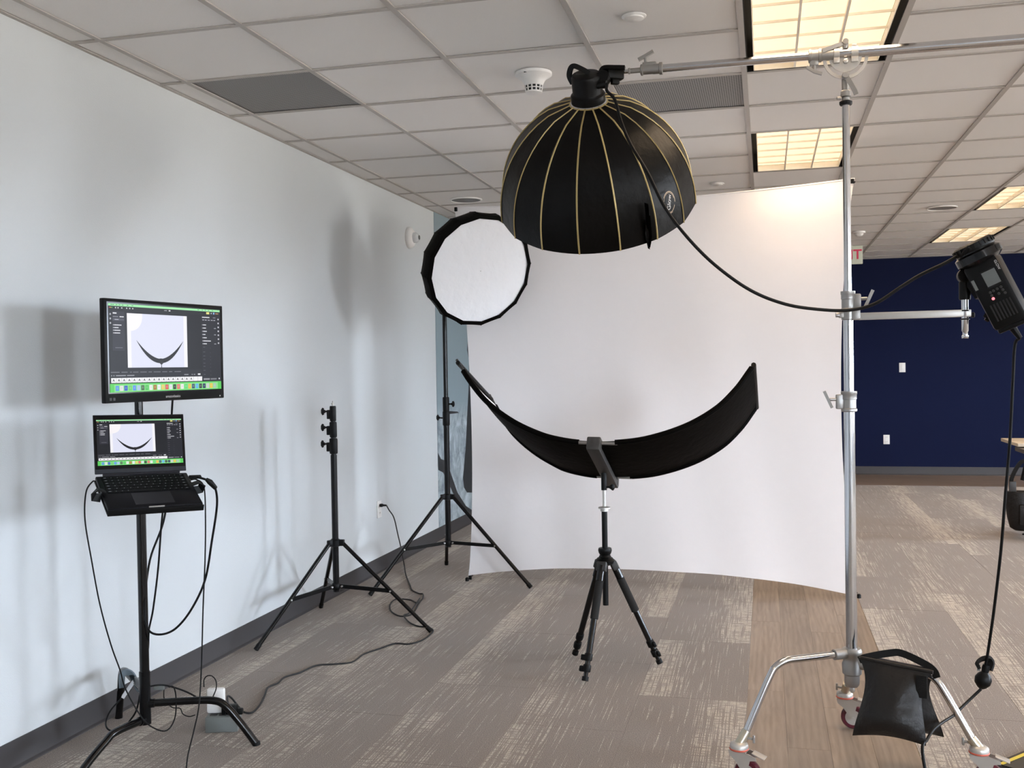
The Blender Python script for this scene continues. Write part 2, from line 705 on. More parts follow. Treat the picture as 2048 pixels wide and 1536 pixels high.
def mesh_of(mb, name, material, uvs=None, smooth=0):
    o = mb.build(name, material, smooth=smooth)
    me = o.data
    if uvs:
        lay = me.uv_layers.new(name='UVMap')
        for p in me.polygons:
            for li in p.loop_indices:
                lay.data[li].uv = uvs(me.vertices[me.loops[li].vertex_index].co)
    bpy.data.objects.remove(o)
    return me


# ================================================================== THE ROOM
LX, BY = -2.662, 13.56                      # left wall, blue far wall
STRIP = (-0.093, 0.524)                     # the wood strip let into the carpet
BORDER_Y = 12.37

floor = struct(MB().box(((LX + RIGHT_X) / 2, (BY + FY) / 2, -0.06), (RIGHT_X - LX, BY - FY, 0.1)).build('floor', 'shell', smooth=0))
TW, TL, GAP = 0.457, 0.914, 0.0006


def carpet_tile_mesh(w, l, flip):
    mb = MB().box((0, 0, -0.004), (w - GAP, l - GAP, 0.008), bevel=0.0005)
    return mesh_of(mb, 'carpet_tile', 'carpet', lambda c: ((0.5 + c.x / w) if not flip else (0.5 - c.x / w), 0.5 + c.y / l))


CT = {}


def lay_tile(x0, x1, y0, y1, flip):
    key = (round(x1 - x0, 3), round(y1 - y0, 3), flip)
    if key not in CT:
        CT[key] = carpet_tile_mesh(x1 - x0, y1 - y0, flip)
    piece('carpet_tile', CT[key], ((x0 + x1) / 2, (y0 + y1) / 2, random.uniform(-0.0006, 0)), floor)


# which long side of each tile carries the pale yarn, where the photograph shows it (x column, seam) -> flip
FLIPS = {}
NEAR_Y = 2.5
for side, edge, n in ((-1, STRIP[0], 6), (1, STRIP[1], 7)):
    for k in range(n):
        a, b_ = (edge - (k + 1) * TW, edge - k * TW) if side < 0 else (edge + k * TW, edge + (k + 1) * TW)
        a = max(a, LX + 0.004)
        if side < 0:
            ph = 5.262 if k % 2 == 0 else 5.725
        else:
            ph = 6.15 if k % 2 == 0 else 6.61
        y = ph - TL * math.ceil((ph - NEAR_Y) / TL)
        while y < BORDER_Y - 0.01:
            y1 = min(y + TL, BORDER_Y)
            r = random.random() < 0.5
            if side < 0 and k == 0:
                r = not (4.3 < y < 4.4)
            if side < 0 and k == 1:
                r = y > 5.6
            if side < 0 and k in (2, 3):
                r = False
            if side > 0 and k == 0:
                r = 6.9 > y > 6.0
            if side > 0 and k == 1:
                r = y > 8.3
            lay_tile(a, b_, y, y1, r)
            y = y1
# carpet that runs on outside the picture
mb = MB()
for x0, x1, y0, y1 in ((LX, STRIP[0], FY, NEAR_Y - 0.41), (STRIP[1], RIGHT_X, FY, NEAR_Y - 0.41), (STRIP[1] + 7 * TW, RIGHT_X, NEAR_Y - 0.41, BORDER_Y), (STRIP[1], STRIP[1] + 7 * TW, NEAR_Y - 0.41, NEAR_Y - 0.0), (LX, STRIP[0], NEAR_Y - 0.41, NEAR_Y - 0.0)):
    mb.box(((x0 + x1) / 2, (y0 + y1) / 2, -0.0075), (x1 - x0, y1 - y0, 0.005))
mb.build('carpet_field', 'carpet', floor, smooth=0)['kind'] = 'stuff'
# wood strip: four rows of planks
PM = {}


def lay_plank(x0, x1, y0, y1, material='plank'):
    key = (round(x1 - x0, 3), round(y1 - y0, 3), material)
    if key not in PM:
        PM[key] = mesh_of(MB().box((0, 0, -0.004), (x1 - x0 - 0.0006, y1 - y0 - 0.0006, 0.008), bevel=0.0005), 'plank', material)
    piece('plank', PM[key], ((x0 + x1) / 2, (y0 + y1) / 2, -0.0012 + random.uniform(-0.0003, 0)), floor)


pw = (STRIP[1] - STRIP[0]) / 4
for k, off in enumerate((3.30, 3.86, 3.12, 3.52)):
    y = off - 1.22
    while y < BORDER_Y - 0.01:
        y1 = min(y + 1.22, BORDER_Y)
        lay_plank(STRIP[0] + k * pw, STRIP[0] + (k + 1) * pw, y, y1)
        y = y1
# wood border along the blue wall
for k in range(5):
    ya, yb = BORDER_Y + k * (BY - BORDER_Y) / 5, BORDER_Y + (k + 1) * (BY - BORDER_Y) / 5
    x = LX - (k * 0.47) % 1.2
    while x < 4.6:
        lay_plank(max(x, LX), x + 1.22, ya, yb, 'border')
        x += 1.22
MB().box(((4.6 + RIGHT_X) / 2 + 0.5, (BORDER_Y + BY) / 2, -0.008), (RIGHT_X - 4.6 - 0.5, BY - BORDER_Y, 0.006)).build('border_field', 'border', floor, smooth=0)['kind'] = 'stuff'
MB().box(((STRIP[0] + STRIP[1]) / 2, (FY + 1.9) / 2, -0.007), (STRIP[1] - STRIP[0], 1.9 - FY, 0.006)).build('strip_field', 'plank', floor, smooth=0)['kind'] = 'stuff'

# walls
wall_left = struct(MB().box((LX - 0.06, (BY + FY) / 2, 1.5), (0.12, BY - FY + 0.24, 3.1)).build('wall_left', 'wall', smooth=0))
wall_far = struct(MB().box(((LX + RIGHT_X) / 2, BY + 0.06, 1.5), (RIGHT_X - LX, 0.12, 3.1)).build('wall_far', 'blue', smooth=0))
mb = MB()
xs_ = [LX] + [q for w in FILL_WINDOWS for q in w] + [RIGHT_X]
for a, b_ in zip(xs_[::2], xs_[1::2]):
    mb.box(((a + b_) / 2, FY - 0.06, 1.5), (b_ - a, 0.12, 3.1))
for x0, x1 in FILL_WINDOWS:
    for z0, z1 in ((-0.05, WIN_Z[0]), (WIN_Z[1], 3.05)):
        mb.box(((x0 + x1) / 2, FY - 0.06, (z0 + z1) / 2), (x1 - x0, 0.12, z1 - z0))
wall_near = struct(mb.build('wall_near', 'wall', smooth=0))
for n, (x0, x1) in enumerate(FILL_WINDOWS):
    mb = MB()
    zc = sum(WIN_Z) / 2
    for x in (x0 + 0.025, x1 - 0.025, (x0 + x1) / 2):
        mb.box((x, FY - 0.06, zc), (0.05, 0.06, WIN_Z[1] - WIN_Z[0]))
    for z in (WIN_Z[0] + 0.025, WIN_Z[1] - 0.025):
        mb.box(((x0 + x1) / 2, FY - 0.06, z), (x1 - x0 - 0.1, 0.06, 0.05))
    w = struct(mb.build('window_%d' % (n + 4), 'greymetal', smooth=0))  # frame of the added, unseen fill window
mb = MB()
ys = [FY - 0.12] + [q for w in WINDOWS for q in w] + [BY + 0.12]
for a, b_ in zip(ys[::2], ys[1::2]):
    mb.box((RIGHT_X + 0.06, (a + b_) / 2, 1.5), (0.12, b_ - a, 3.1))
for y0, y1 in WINDOWS:
    for z0, z1 in ((-0.05, WIN_Z[0]), (WIN_Z[1], 3.05)):
        mb.box((RIGHT_X + 0.06, (y0 + y1) / 2, (z0 + z1) / 2), (0.12, y1 - y0, z1 - z0))
wall_right = struct(mb.build('wall_right', 'wall', smooth=0))
for n, (y0, y1) in enumerate(WINDOWS):
    mb = MB()
    zc = sum(WIN_Z) / 2
    for y in (y0 + 0.025, y1 - 0.025):
        mb.box((RIGHT_X + 0.06, y, zc), (0.06, 0.05, WIN_Z[1] - WIN_Z[0]))
    for z in (WIN_Z[0] + 0.025, WIN_Z[1] - 0.025):
        mb.box((RIGHT_X + 0.06, (y0 + y1) / 2, z), (0.06, y1 - y0 - 0.1, 0.05))
    w = struct(mb.build('window_%d' % (n + 1), 'greymetal', smooth=0))


def base_run(name, p0, p1, inward):
    """coved rubber base: section swept along the wall foot"""
    p0, p1, n = V(p0), V(p1), V(inward)
    sec = [(0.0, 0.102), (0.006, 0.102), (0.0065, 0.022), (0.010, 0.010), (0.019, 0.003), (0.020, -0.001), (0.0, -0.001)]
    mb = MB()
    mb.v = [q + n * a + V((0, 0, z)) for q in (p0, p1) for a, z in sec]
    k = len(sec)
    mb.f = [[i, (i + 1) % k, k + (i + 1) % k, k + i] for i in range(k)] + [list(range(k))[::-1], [k + i for i in range(k)]]
    return struct(mb.build(name, 'base', smooth=30))


base_run('baseboard_left', (LX, FY, 0), (LX, BY, 0), (1, 0, 0))
base_run('baseboard_far', (LX + 0.02, BY, 0), (RIGHT_X - 0.02, BY, 0), (0, -1, 0))
base_run('baseboard_right', (RIGHT_X, FY, 0), (RIGHT_X, BY, 0), (-1, 0, 0))

# mural printed on the left wall beyond y = 8
MY0 = 8.02
mural = MB().box((LX + 0.0015, (MY0 + BY) / 2, (0.102 + CZ) / 2), (0.003, BY - MY0, CZ - 0.104)).build('mural', 'mural', wall_left, smooth=0)
mural['label'] = 'seascape mural in grey blue printed on the wall'


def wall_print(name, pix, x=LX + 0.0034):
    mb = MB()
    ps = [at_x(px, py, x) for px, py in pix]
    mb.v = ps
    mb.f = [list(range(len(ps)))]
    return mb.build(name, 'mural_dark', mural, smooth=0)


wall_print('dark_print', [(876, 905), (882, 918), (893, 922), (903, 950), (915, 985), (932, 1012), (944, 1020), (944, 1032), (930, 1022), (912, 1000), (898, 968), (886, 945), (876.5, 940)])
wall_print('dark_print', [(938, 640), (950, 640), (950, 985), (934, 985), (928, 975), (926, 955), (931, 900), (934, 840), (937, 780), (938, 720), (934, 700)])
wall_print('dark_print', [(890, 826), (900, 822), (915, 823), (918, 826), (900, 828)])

# ---------------------------------------------------------------- ceiling: slab, grid, tiles, lamps
GX, GY, T = -2.5167, 3.4804, 0.6096
NI, J0, NJ = 10, -1, 17                     # built columns and rows
X_END, Y_START = GX + NI * T, GY + J0 * T
mb = MB().box(((LX + RIGHT_X) / 2, (BY + FY) / 2, CZ + 0.2), (RIGHT_X - LX + 0.24, BY - FY + 0.24, 0.1))
ceiling = struct(mb.build('ceiling', 'shell', smooth=0))
mb = MB()
LAMPS = [(4, 0), (4, 4), (4, 8), (4, 12), (7, 0), (7, 4), (7, 8), (7, 12)]
FAR_LAMPS = [(i, j) for i in (10, 16) for j in (-4, 4, 12)] + [(4, -6)]
mb = MB()
# unseen remainder of the ceiling, pierced for its lamps
cols = sorted({0} | {i for i, j in FAR_LAMPS} | {i + 1 for i, j in FAR_LAMPS})
xs = [LX] + [GX + i * T for i in (4, 5, 7, 8, 10, 11, 13, 14, 16, 17)] + [RIGHT_X]
for a, b_ in zip(xs[:-1], xs[1:]):
    ci = round((a - GX) / T)
    lam = sorted(j for i, j in FAR_LAMPS if i == ci and abs(b_ - a - T) < 0.01)
    y_lo, y_hi = FY, (Y_START if b_ <= X_END + 0.01 else BY)
    cur = y_lo
    for j in lam:
        ya, yb = GY + j * T, GY + (j + 2) * T
        if ya > cur and ya < y_hi:
            mb.box(((a + b_) / 2, (cur + ya) / 2, CZ + 0.012), (b_ - a, ya - cur, 0.02))
        cur = max(cur, yb)
    if cur < y_hi:
        mb.box(((a + b_) / 2, (cur + y_hi) / 2, CZ + 0.012), (b_ - a, y_hi - cur, 0.02))
mb.build('ceiling_field', 'tile', ceiling, smooth=0)['kind'] = 'stuff'
lampcells = {(i, j + d) for i, j in LAMPS for d in (0, 1)}
GRILLES = {(0, 1), (3, 2)}
TM = {}


def ctile(x0, x1, y0, y1, name, material):
    key = (round(x1 - x0, 3), round(y1 - y0, 3), material)
    if key not in TM:
        TM[key] = mesh_of(MB().box((0, 0, 0.008), (x1 - x0 - 0.006, y1 - y0 - 0.006, 0.016), bevel=0.002), name, material)
    return piece(name, TM[key], ((x0 + x1) / 2, (y0 + y1) / 2, CZ + (0.003 if material == 'tile' else 0.004) + random.uniform(0, 0.0015)), ceiling)


for j in range(J0, NJ):
    y0, y1 = GY + j * T, min(GY + (j + 1) * T, BY)
    ctile(LX, GX, y0, y1, 'ceiling_tile', 'tile')
    for i in range(NI):
        if (i, j) in lampcells:
            continue
        g = (i, j) in GRILLES
        ctile(GX + i * T, GX + (i + 1) * T, y0, y1, 'grille_panel' if g else 'ceiling_tile', 'grille' if g else 'tile')
# T-bar grid
RM = mesh_of(MB().box((0, 0, 0.002), (0.024, BY - Y_START, 0.005)).box((0, 0, 0.02), (0.003, BY - Y_START, 0.03)), 'main_runner', 'tbar')
XM = mesh_of(MB().box((0, 0, 0.0022), (T - 0.024, 0.024, 0.0045)), 'cross_tee', 'tbar')
XM0 = mesh_of(MB().box((0, 0, 0.0022), (GX - LX - 0.012, 0.024, 0.0045)), 'cross_tee', 'tbar')
for i in range(NI + 1):
    piece('main_runner', RM, (GX + i * T, (BY + Y_START) / 2, CZ - 0.002), ceiling)
for j in range(J0, NJ):
    piece('cross_tee', XM0, ((GX + LX) / 2 - 0.006, GY + j * T, CZ - 0.002), ceiling)
    for i in range(NI):
        if (i, j) in lampcells and (i, j - 1) in lampcells and (i, j) not in LAMPS:
            continue
        piece('cross_tee', XM, (GX + (i + 0.5) * T, GY + j * T, CZ - 0.002), ceiling)
MB().box((LX + 0.010, (BY + Y_START) / 2, CZ - 0.0005), (0.02, BY - Y_START, 0.003)).build('wall_angle', 'tbar', ceiling, smooth=0)
MB().box(((LX + X_END) / 2, BY - 0.010, CZ - 0.0005), (X_END - LX, 0.02, 0.003)).build('wall_angle', 'tbar', ceiling, smooth=0)


def troffer(i, j, label, detail=True):
    x0, y0 = GX + i * T, GY + j * T
    xc, yc = x0 + T / 2, y0 + T
    t = thing('ceiling_light', label, 'ceiling light', (xc, yc, CZ), 'recessed ceiling troffers')
    W, H_ = T - 0.03, 2 * T - 0.03
    mb = MB()
    for sx in (-1, 1):
        mb.box((xc + sx * (W / 2 + 0.004), yc, CZ + 0.065), (0.008, H_ + 0.016, 0.13))
    for sy in (-1, 1):
        mb.box((xc, yc + sy * (H_ / 2 + 0.004), CZ + 0.065), (W, 0.008, 0.13))
    mb.build('housing', 'dark', t, smooth=0)
    MB().box((xc, yc, CZ + 0.125), (W, H_, 0.008)).build('reflector', 'dark', t, smooth=0)
    # louver field stands inside a dark reveal
    lw, lh, zt = W - 0.06, H_ - 0.012, 0.040
    MB().box((xc, yc, CZ + zt + 0.004), (lw, lh, 0.006)).build('glowing_panel', 'glow', t, smooth=0)
    def blade(c, size, along):
        # wedge-shaped louver blade: broad at the foot
        a = V((1, 0, 0)) if along == 'x' else V((0, 1, 0))
        w_ = V((0, 1, 0)) if along == 'x' else V((1, 0, 0))
        h = size[2] / 2
        q = [V(c) + a * (s_ * size[0] / 2) + w_ * wd + V((0, 0, z)) for s_ in (-1, 1) for wd, z in ((-size[1] / 2, -h), (size[1] / 2, -h), (0.0008, h), (-0.0008, h))]
        return MB().add(q, [(0, 1, 2, 3), (7, 6, 5, 4), (0, 4, 5, 1), (1, 5, 6, 2), (2, 6, 7, 3), (3, 7, 4, 0)])
    bz = CZ + 0.020
    for k in (1, 2):
        blade((xc - lw / 2 + lw * k / 3, yc, bz), (lh, 0.010, 0.036), 'y').build('louver_blade', 'louver', t, smooth=0)
    for sx in (-1, 1):
        MB().box((xc + sx * (lw / 2 + 0.002), yc, bz), (0.003, lh, 0.038)).build('louver_edge', 'louver', t, smooth=0)
    for sy in (-1, 1):
        MB().box((xc, yc + sy * lh / 2, bz), (lw, 0.003, 0.038)).build('louver_edge', 'louver', t, smooth=0)
    for k in range(1, 6):
        blade((xc, yc - lh / 2 + lh * k / 6, bz), (lw, 0.004, 0.010), 'x').build('louver_blade', 'louver', t, smooth=0)
    ld = bpy.data.lights.new('troffer_lamp', 'AREA')
    ld.shape = 'RECTANGLE'
    ld.size, ld.size_y = lw, lh
    ld.energy = LAMP_W
    ld.color = LAMP_COL
    ld.spread = math.radians(140)
    lo = bpy.data.objects.new('troffer_lamp', ld)
    COL.objects.link(lo)
    lo.location = (0, 0, -0.006)
    lo.parent = t
    return t


names = {(4, 0): 'recessed three-column troffer light cut by the top edge, above the chrome boom',
         (4, 4): 'recessed troffer light above the white backdrop, left of the chrome pole',
         (4, 8): 'recessed troffer light hidden behind the top of the white backdrop',
         (4, 12): 'farthest recessed troffer light behind the white backdrop',
         (7, 8): 'recessed troffer light cut by the right edge, above the round ceiling speaker',
         (7, 12): 'recessed troffer light farthest back, just above the black monolight'}
for i, j in LAMPS:
    troffer(i, j, names.get((i, j), 'recessed troffer light outside the right edge of the picture'))
for i, j in FAR_LAMPS:
    troffer(i, j, 'recessed troffer light over the part of the room outside the picture')

# ---------------------------------------------------------------- fittings on the ceiling and walls
c = at_z(1268, 32, CZ)
t = thing('sprinkler_cover', 'round white concealed sprinkler cover on the ceiling near the top edge', 'sprinkler', c)
MB().lathe(c, (0, 0, -1), [(0.046, 0.0), (0.046, 0.003), (0.042, 0.006)], 32).build('flange', 'white', t)
MB().lathe(c, (0, 0, -1), [(0.036, 0.006), (0.036, 0.011), (0.033, 0.013)], 32).build('cap', 'white', t)
c = at_z(1434, 367, CZ)
t = thing('sprinkler_cover', 'small round sprinkler cover on the ceiling just above the white backdrop', 'sprinkler', c)
MB().lathe(c, (0, 0, -1), [(0.052, 0.0), (0.052, 0.004), (0.048, 0.006)], 28).build('flange', 'white', t)
MB().lathe(c, (0, 0, -1), [(0.040, 0.006), (0.040, 0.010), (0.036, 0.012)], 28).build('cap', 'white', t)

c = at_z(1067, 146, CZ)
t = thing('smoke_detector', 'white conical smoke detector with dark slots beside the big softbox', 'smoke detector', c)
MB().lathe(c, (0, 0, -1), [(0.082, 0), (0.082, 0.012), (0.072, 0.020), (0.058, 0.026), (0.048, 0.040), (0.040, 0.058)], 36).build('housing', 'white', t)
MB().lathe(c, (0, 0, -1), [(0.037, 0.056), (0.034, 0.082), (0.026, 0.088)], 32).build('chamber', 'dark', t)
for k in range(12):
    a = 2 * math.pi * k / 12
    p = V((math.cos(a), math.sin(a), 0))
    MB().tube([c + p * 0.039 + V((0, 0, -0.056)), c + p * 0.036 + V((0, 0, -0.083))], 0.0032, 6).build('cage_rib', 'white', t)
MB().lathe(c, (0, 0, -1), [(0.0395, 0.068), (0.0395, 0.072), (0.037, 0.072), (0.037, 0.068)], 32).build('cage_ring', 'white', t)
MB().lathe(c, (0, 0, -1), [(0.037, 0.082), (0.037, 0.088), (0.028, 0.092)], 32).build('cap', 'white', t)
MB().box(c + V((-0.02, -0.0745, -0.014)), (0.012, 0.006, 0.004)).build('indicator_window', 'dark', t, smooth=0)


def speaker(c, r, label):
    t = thing('ceiling_speaker', label, 'speaker', c, 'round ceiling speakers')
    MB().lathe(c, (0, 0, -1), [(r, 0), (r, 0.006), (r * 0.93, 0.010), (r * 0.9, 0.004)], 40, (True, False)).build('rim', 'white', t)
    MB().lathe(c, (0, 0, -1), [(r * 0.92, 0.001), (r * 0.90, 0.005), (r * 0.5, 0.008)], 40).build('speaker_grille', 'grille', t)


speaker(at_z(932, 399, CZ), 0.125, 'round ceiling speaker above the small white softbox, by the left wall')
speaker(at_z(1884, 415, CZ), 0.125, 'round ceiling speaker between the chrome pole and the right troffers')
c = at_z(1718, 463, CZ)
t = thing('heat_detector', 'small white dome detector on the ceiling right of the chrome pole', 'detector', c)
MB().lathe(c, (0, 0, -1), [(0.062, 0), (0.060, 0.016), (0.05, 0.022)], 28).build('base_plate', 'white', t)
MB().lathe(c, (0, 0, -1), [(0.045, 0.022), (0.036, 0.040), (0.018, 0.050)], 28).build('dome', 'white', t)

# exit sign
c = at_z(1694, 492, CZ)
ex = thing('exit_sign', 'pale exit sign with red letters hanging behind the chrome pole', 'exit sign', c)
MB().box(c + V((0, 0, -0.105)), (0.33, 0.045, 0.205), bevel=0.006).build('sign_body', 'exitbody', ex)
MB().box(c + V((0, 0, -0.003)), (0.12, 0.05, 0.006)).build('canopy_plate', 'white', ex, smooth=0)
MB().text('EXIT', 0.150, c + V((0, -0.0235, -0.105)), (1, 0, 0), (0, 0, 1), True).build('letters', 'exitred', ex, smooth=0)

# fire strobe on the left wall
c = at_x(817, 476, LX)
t = thing('fire_strobe', 'white round wall strobe with clear lens beside the small softbox', 'strobe', c)
MB().lathe(c, (1, 0, 0), [(0.082, 0.0), (0.082, 0.016), (0.074, 0.030), (0.060, 0.040), (0.05, 0.044)], 40).build('base_plate', 'white', t)
MB().lathe(c, (1, 0, 0), [(0.040, 0.042), (0.038, 0.066), (0.028, 0.080), (0.012, 0.086)], 32).build('lens', 'lens', t)
MB().box(c + V((0.045, 0.062, 0.01)), (0.05, 0.04, 0.05), bevel=0.012).build('sounder_vent', 'white', t)
MB().lathe(c, (1, 0, 0), [(0.018, 0.0865), (0.018, 0.09), (0.012, 0.092)], 20).build('lens_cap', 'lcd', t)


def plate(name, label, cat, c, n, w, h, outlet):
    t = thing(name, label, cat, c)
    n = V(n)
    x = n.cross(V((0, 0, 1)))
    MB().box(V(c) + n * 0.003, (w, h, 0.006), x=x, z=n, bevel=0.002).build('cover_plate', 'white', t)
    for s_ in (-1, 1):
        if outlet:
            r = MB().box(V(c) + n * 0.0065 + V((0, 0, s_ * 0.028)), (0.03, 0.026, 0.002), x=x, z=n, bevel=0.001).build('receptacle', 'white', t)
            mb = MB()
            for q in (-1, 1):
                mb.box(V(c) + n * 0.0078 + V((0, 0, s_ * 0.028 + 0.003)) + x * (q * 0.007), (0.0025, 0.009, 0.0006), x=x, z=n)
            mb.build('slot', 'dark', r, smooth=0)
    if not outlet:
        MB().box(V(c) + n * 0.008, (0.032, 0.064, 0.006), x=x, z=n, bevel=0.002).build('rocker', 'white', t)
    return t


c_out = (at_x(753.5, 1002, LX) + at_x(753.5, 1038, LX)) / 2 + V((0, 0.04, 0))
plate('wall_outlet', 'white wall outlet with a black cord plugged in, on the left wall', 'outlet', c_out, (1, 0, 0), 0.075, 0.12, True)
plate('wall_switch', 'white plate high on the dark blue far wall', 'switch', at_y(1804.5, 735, BY), (0, -1, 0), 0.075, 0.118, False)
plate('wall_outlet', 'white outlet plate low on the dark blue far wall', 'outlet', at_y(1773, 879, BY), (0, -1, 0), 0.075, 0.118, True)

# ================================================================== WHITE BACKDROP on its X frame
BL, BR, TL_, TR_ = V((-1.946, 6.47, 0.012)), V((0.517, 6.40, 0.012)), V((-2.003, 6.47, 2.50)), V((0.532, 6.41, 2.525))
bd = thing('backdrop', 'large white fabric backdrop stretched by its corners behind the curved reflector', 'backdrop', (-0.72, 6.5, 0))
NU, NV = 48, 48


def bd_pt(u, v):
    """u left to right, v bottom to top; edges bow inward between the corners"""
    p = (BL * (1 - u) + BR * u) * (1 - v) + (TL_ * (1 - u) + TR_ * u) * v
    bow_b = 0.115 * (1 - (2 * abs(u - 0.47) / 1.06) ** 2.2)
    bow_t = 0.03 * (4 * u * (1 - u))
    bow_l = 0.062 * (4 * v * (1 - v)) ** 0.8
    bow_r = 0.085 * (4 * v * (1 - v)) ** 0.8
    p = p + V((0, 0, 1)) * (max(bow_b, 0) * (1 - v) ** 1.5 - bow_t * v ** 1.5)
    p = p + V((1, 0, 0)) * (bow_l * (1 - u) ** 2 - bow_r * u ** 2)
    p.y += 0.07 * (4 * u * (1 - u)) * (0.4 + 0.6 * v) + 0.02 * math.sin(9 * u + 2 * v) * (1 - v) ** 2 * 0.6 - 0.05 * (4 * u * (1 - u)) * (1 - v) ** 3
    p.y += 0.004 * math.sin(31 * u + 5 * v) * (1 - v) + 0.006 * math.sin(5 * u) * math.exp(-((v - 0.93) / 0.03) ** 2)
    return p


rows = [[bd_pt(i / NU, j / NV) for i in range(NU + 1)] for j in range(NV + 1)]
MB().sheet(rows, (0, 0.002, 0)).build('backdrop_cloth', 'backdrop', bd, smooth=60)
# turned hem along the top
MB().tube([bd_pt(i / 40, 1.0) + V((0, 0.001, 0)) for i in range(41)], 0.005, 6).build('hem', 'backdrop', bd)
hub = V((-0.73, 6.72, 1.27))
MB().lathe(hub + V((0, -0.03, 0)), (0, 1, 0), [(0.05, 0), (0.06, 0.01), (0.06, 0.05), (0.05, 0.06)], 20).build('hub', 'blackp', bd)
for q, s_ in ((BL, 1), (BR, 1), (TL_, -1), (TR_, -1)):
    d = (q - hub)
    tip = q + V((0, 0.022, 0.01 * s_))
    MB().tube(spline([hub, hub + d * 0.5 + V((0, 0.05, 0)), tip], 8), 0.009, 8).build('frame_arm', 'black', bd)
    MB().box(q + V((0.016 if q.x < 0 else -0.016, -0.010, 0.016 * s_)), (0.020, 0.016, 0.028), x=(1, 0, 0.6 if (q.x < 0) == (s_ > 0) else -0.6), bevel=0.004).build('corner_clip', 'blackp', bd)
for q in (BL, BR):
    sx = -1 if q.x < 0 else 1
    MB().lathe(q + V((sx * 0.012, 0.01, -0.012)), (0, 0, 1), [(0.013, 0), (0.013, 0.018), (0.008, 0.024)], 12).build('rubber_foot', 'rubber', bd)
MB().tube([hub + V((0, 0.03, 0)), V((-0.73, 7.55, 0.01))], 0.010, 8).build('rear_leg', 'black', bd)

# ================================================================== BLACK LIGHT STANDS


def light_stand(centre, feet, z_col, z_low, name, label, r_col, r_leg, attach=0.52):
    """leg collar at z_col, brace hub at z_low; legs straight to the feet"""
    t = thing(name, label, 'light stand', (centre.x, centre.y, 0), 'black tripod light stands')
    C2 = V((centre.x, centre.y, 0))
    MB().lathe(C2 + V((0, 0, z_col - 0.022)), (0, 0, 1), [(r_col * 1.25, 0), (r_col * 1.9, 0.004), (r_col * 1.9, 0.036), (r_col * 1.25, 0.042)], 20).build('leg_collar', 'blackp', t)
    MB().lathe(C2 + V((0, 0, z_low - 0.02)), (0, 0, 1), [(r_col * 1.2, 0), (r_col * 1.5, 0.006), (r_col * 1.5, 0.03), (r_col * 1.2, 0.036)], 20).build('brace_hub', 'blackp', t)
    for f in feet:
        d = V((f.x - centre.x, f.y - centre.y, 0)).normalized()
        a = C2 + d * (r_col * 2.6) + V((0, 0, z_col))
        foot = V((f.x, f.y, 0.008))
        leg = MB().tube([a, foot], r_leg, 10).build('leg', 'black', t)
        sd = (foot - a).normalized()
        MB().tube([foot - sd * 0.03, foot + sd * 0.002], r_leg * 1.18, 10).build('rubber_foot', 'rubber', leg)
        MB().box(C2 + d * (r_col * 2.2) + V((0, 0, z_col)), (r_col * 2.2, 0.026, 0.034), x=d, bevel=0.004).build('hinge_lug', 'blackp', t)
        m_ = a.lerp(foot, attach)
        h0 = C2 + d * (r_col * 1.5) + V((0, 0, z_low))
        br = MB().tube([h0, m_], 0, flat=(0.006, 0.022)).build('brace', 'black', t)
        mb = MB()
        side = d.cross(V((0, 0, 1)))
        for p in (h0 + d * 0.012, m_):
            mb.cyl(p - side * 0.013, p + side * 0.013, 0.005, n=8)
        mb.build('rivet', 'zinc', br)
    return t


def knob(t, p, d, L_=0.04, r=0.017, name='t_knob', mt='blackp'):
    """winged tightening knob: stem plus cross bar, pointing along d from p"""
    p, d = V(p), V(d).normalized()
    k = MB()
    k.cyl(p, p + d * L_, 0.005, n=8)
    up = V((0, 0, 1))
    k.tube([p + d * L_ - up * r, p + d * (L_ + 0.004) - up * r * 0.4, p + d * (L_ + 0.004) + up * r * 0.4, p + d * L_ + up * r], [0.006, 0.0085, 0.0085, 0.006], 8)
    k.lathe(p + d * (L_ - 0.012), d, [(0.007, 0), (0.010, 0.006), (0.010, 0.014), (0.005, 0.018)], 12)
    return k.build(name, mt, t)


# the free stand by the left wall
C1 = V((-2.305, 5.139, 0))
feet = [at_z(512, 1302), at_z(642, 1216), at_z(862, 1265)]
z = lambda py, C_, px: at_plane(px, py, C_, V((C_.x, C_.y, 0))).z
zc1, zl1 = z(1085, C1, 670), z(1172, C1, 670)
st = light_stand(C1, feet, zc1, zl1, 'light_stand', 'black light stand without a lamp, beside the monitor, collapsed short', 0.0155, 0.0112, 0.55)
ztop = z(812, C1, 670)
pz = [z(q, C1, 669) for q in (910, 885, 850, 822)]
MB().cyl(C1 + V((0, 0, zl1 - 0.03)), C1 + V((0, 0, pz[0])), 0.0175).build('column', 'black', st)
MB().cyl(C1 + V((0, 0, pz[0])), C1 + V((0, 0, z(870, C1, 669))), 0.0145).build('column', 'black', st)
MB().cyl(C1 + V((0, 0, z(880, C1, 669))), C1 + V((0, 0, z(830, C1, 669))), 0.0125).build('column', 'black', st)
for py, r in ((892, 0.0225), (859, 0.020), (827, 0.0175)):
    zz = z(py, C1, 669)
    col = MB().lathe(C1 + V((0, 0, zz - 0.042)), (0, 0, 1), [(r * 0.9, 0), (r, 0.006), (r, 0.078), (r * 0.9, 0.084)], 20).box(C1 + V((-r - 0.006, 0, zz - 0.005)), (0.02, 0.024, 0.05), bevel=0.004).build('lock_collar', 'blackp', st)
    knob(st, C1 + V((-r - 0.01, -0.004, zz + 0.012)), (-0.97, -0.24, 0), 0.026, 0.019)
MB().lathe(C1 + V((0, 0, pz[3])), (0, 0, 1), [(0.0075, 0), (0.0075, 0.024), (0.0055, 0.026), (0.0055, 0.036), (0.0075, 0.038), (0.0075, 0.044), (0.003, 0.046), (0.003, 0.056)], 14).build('spigot', 'zinc', st)

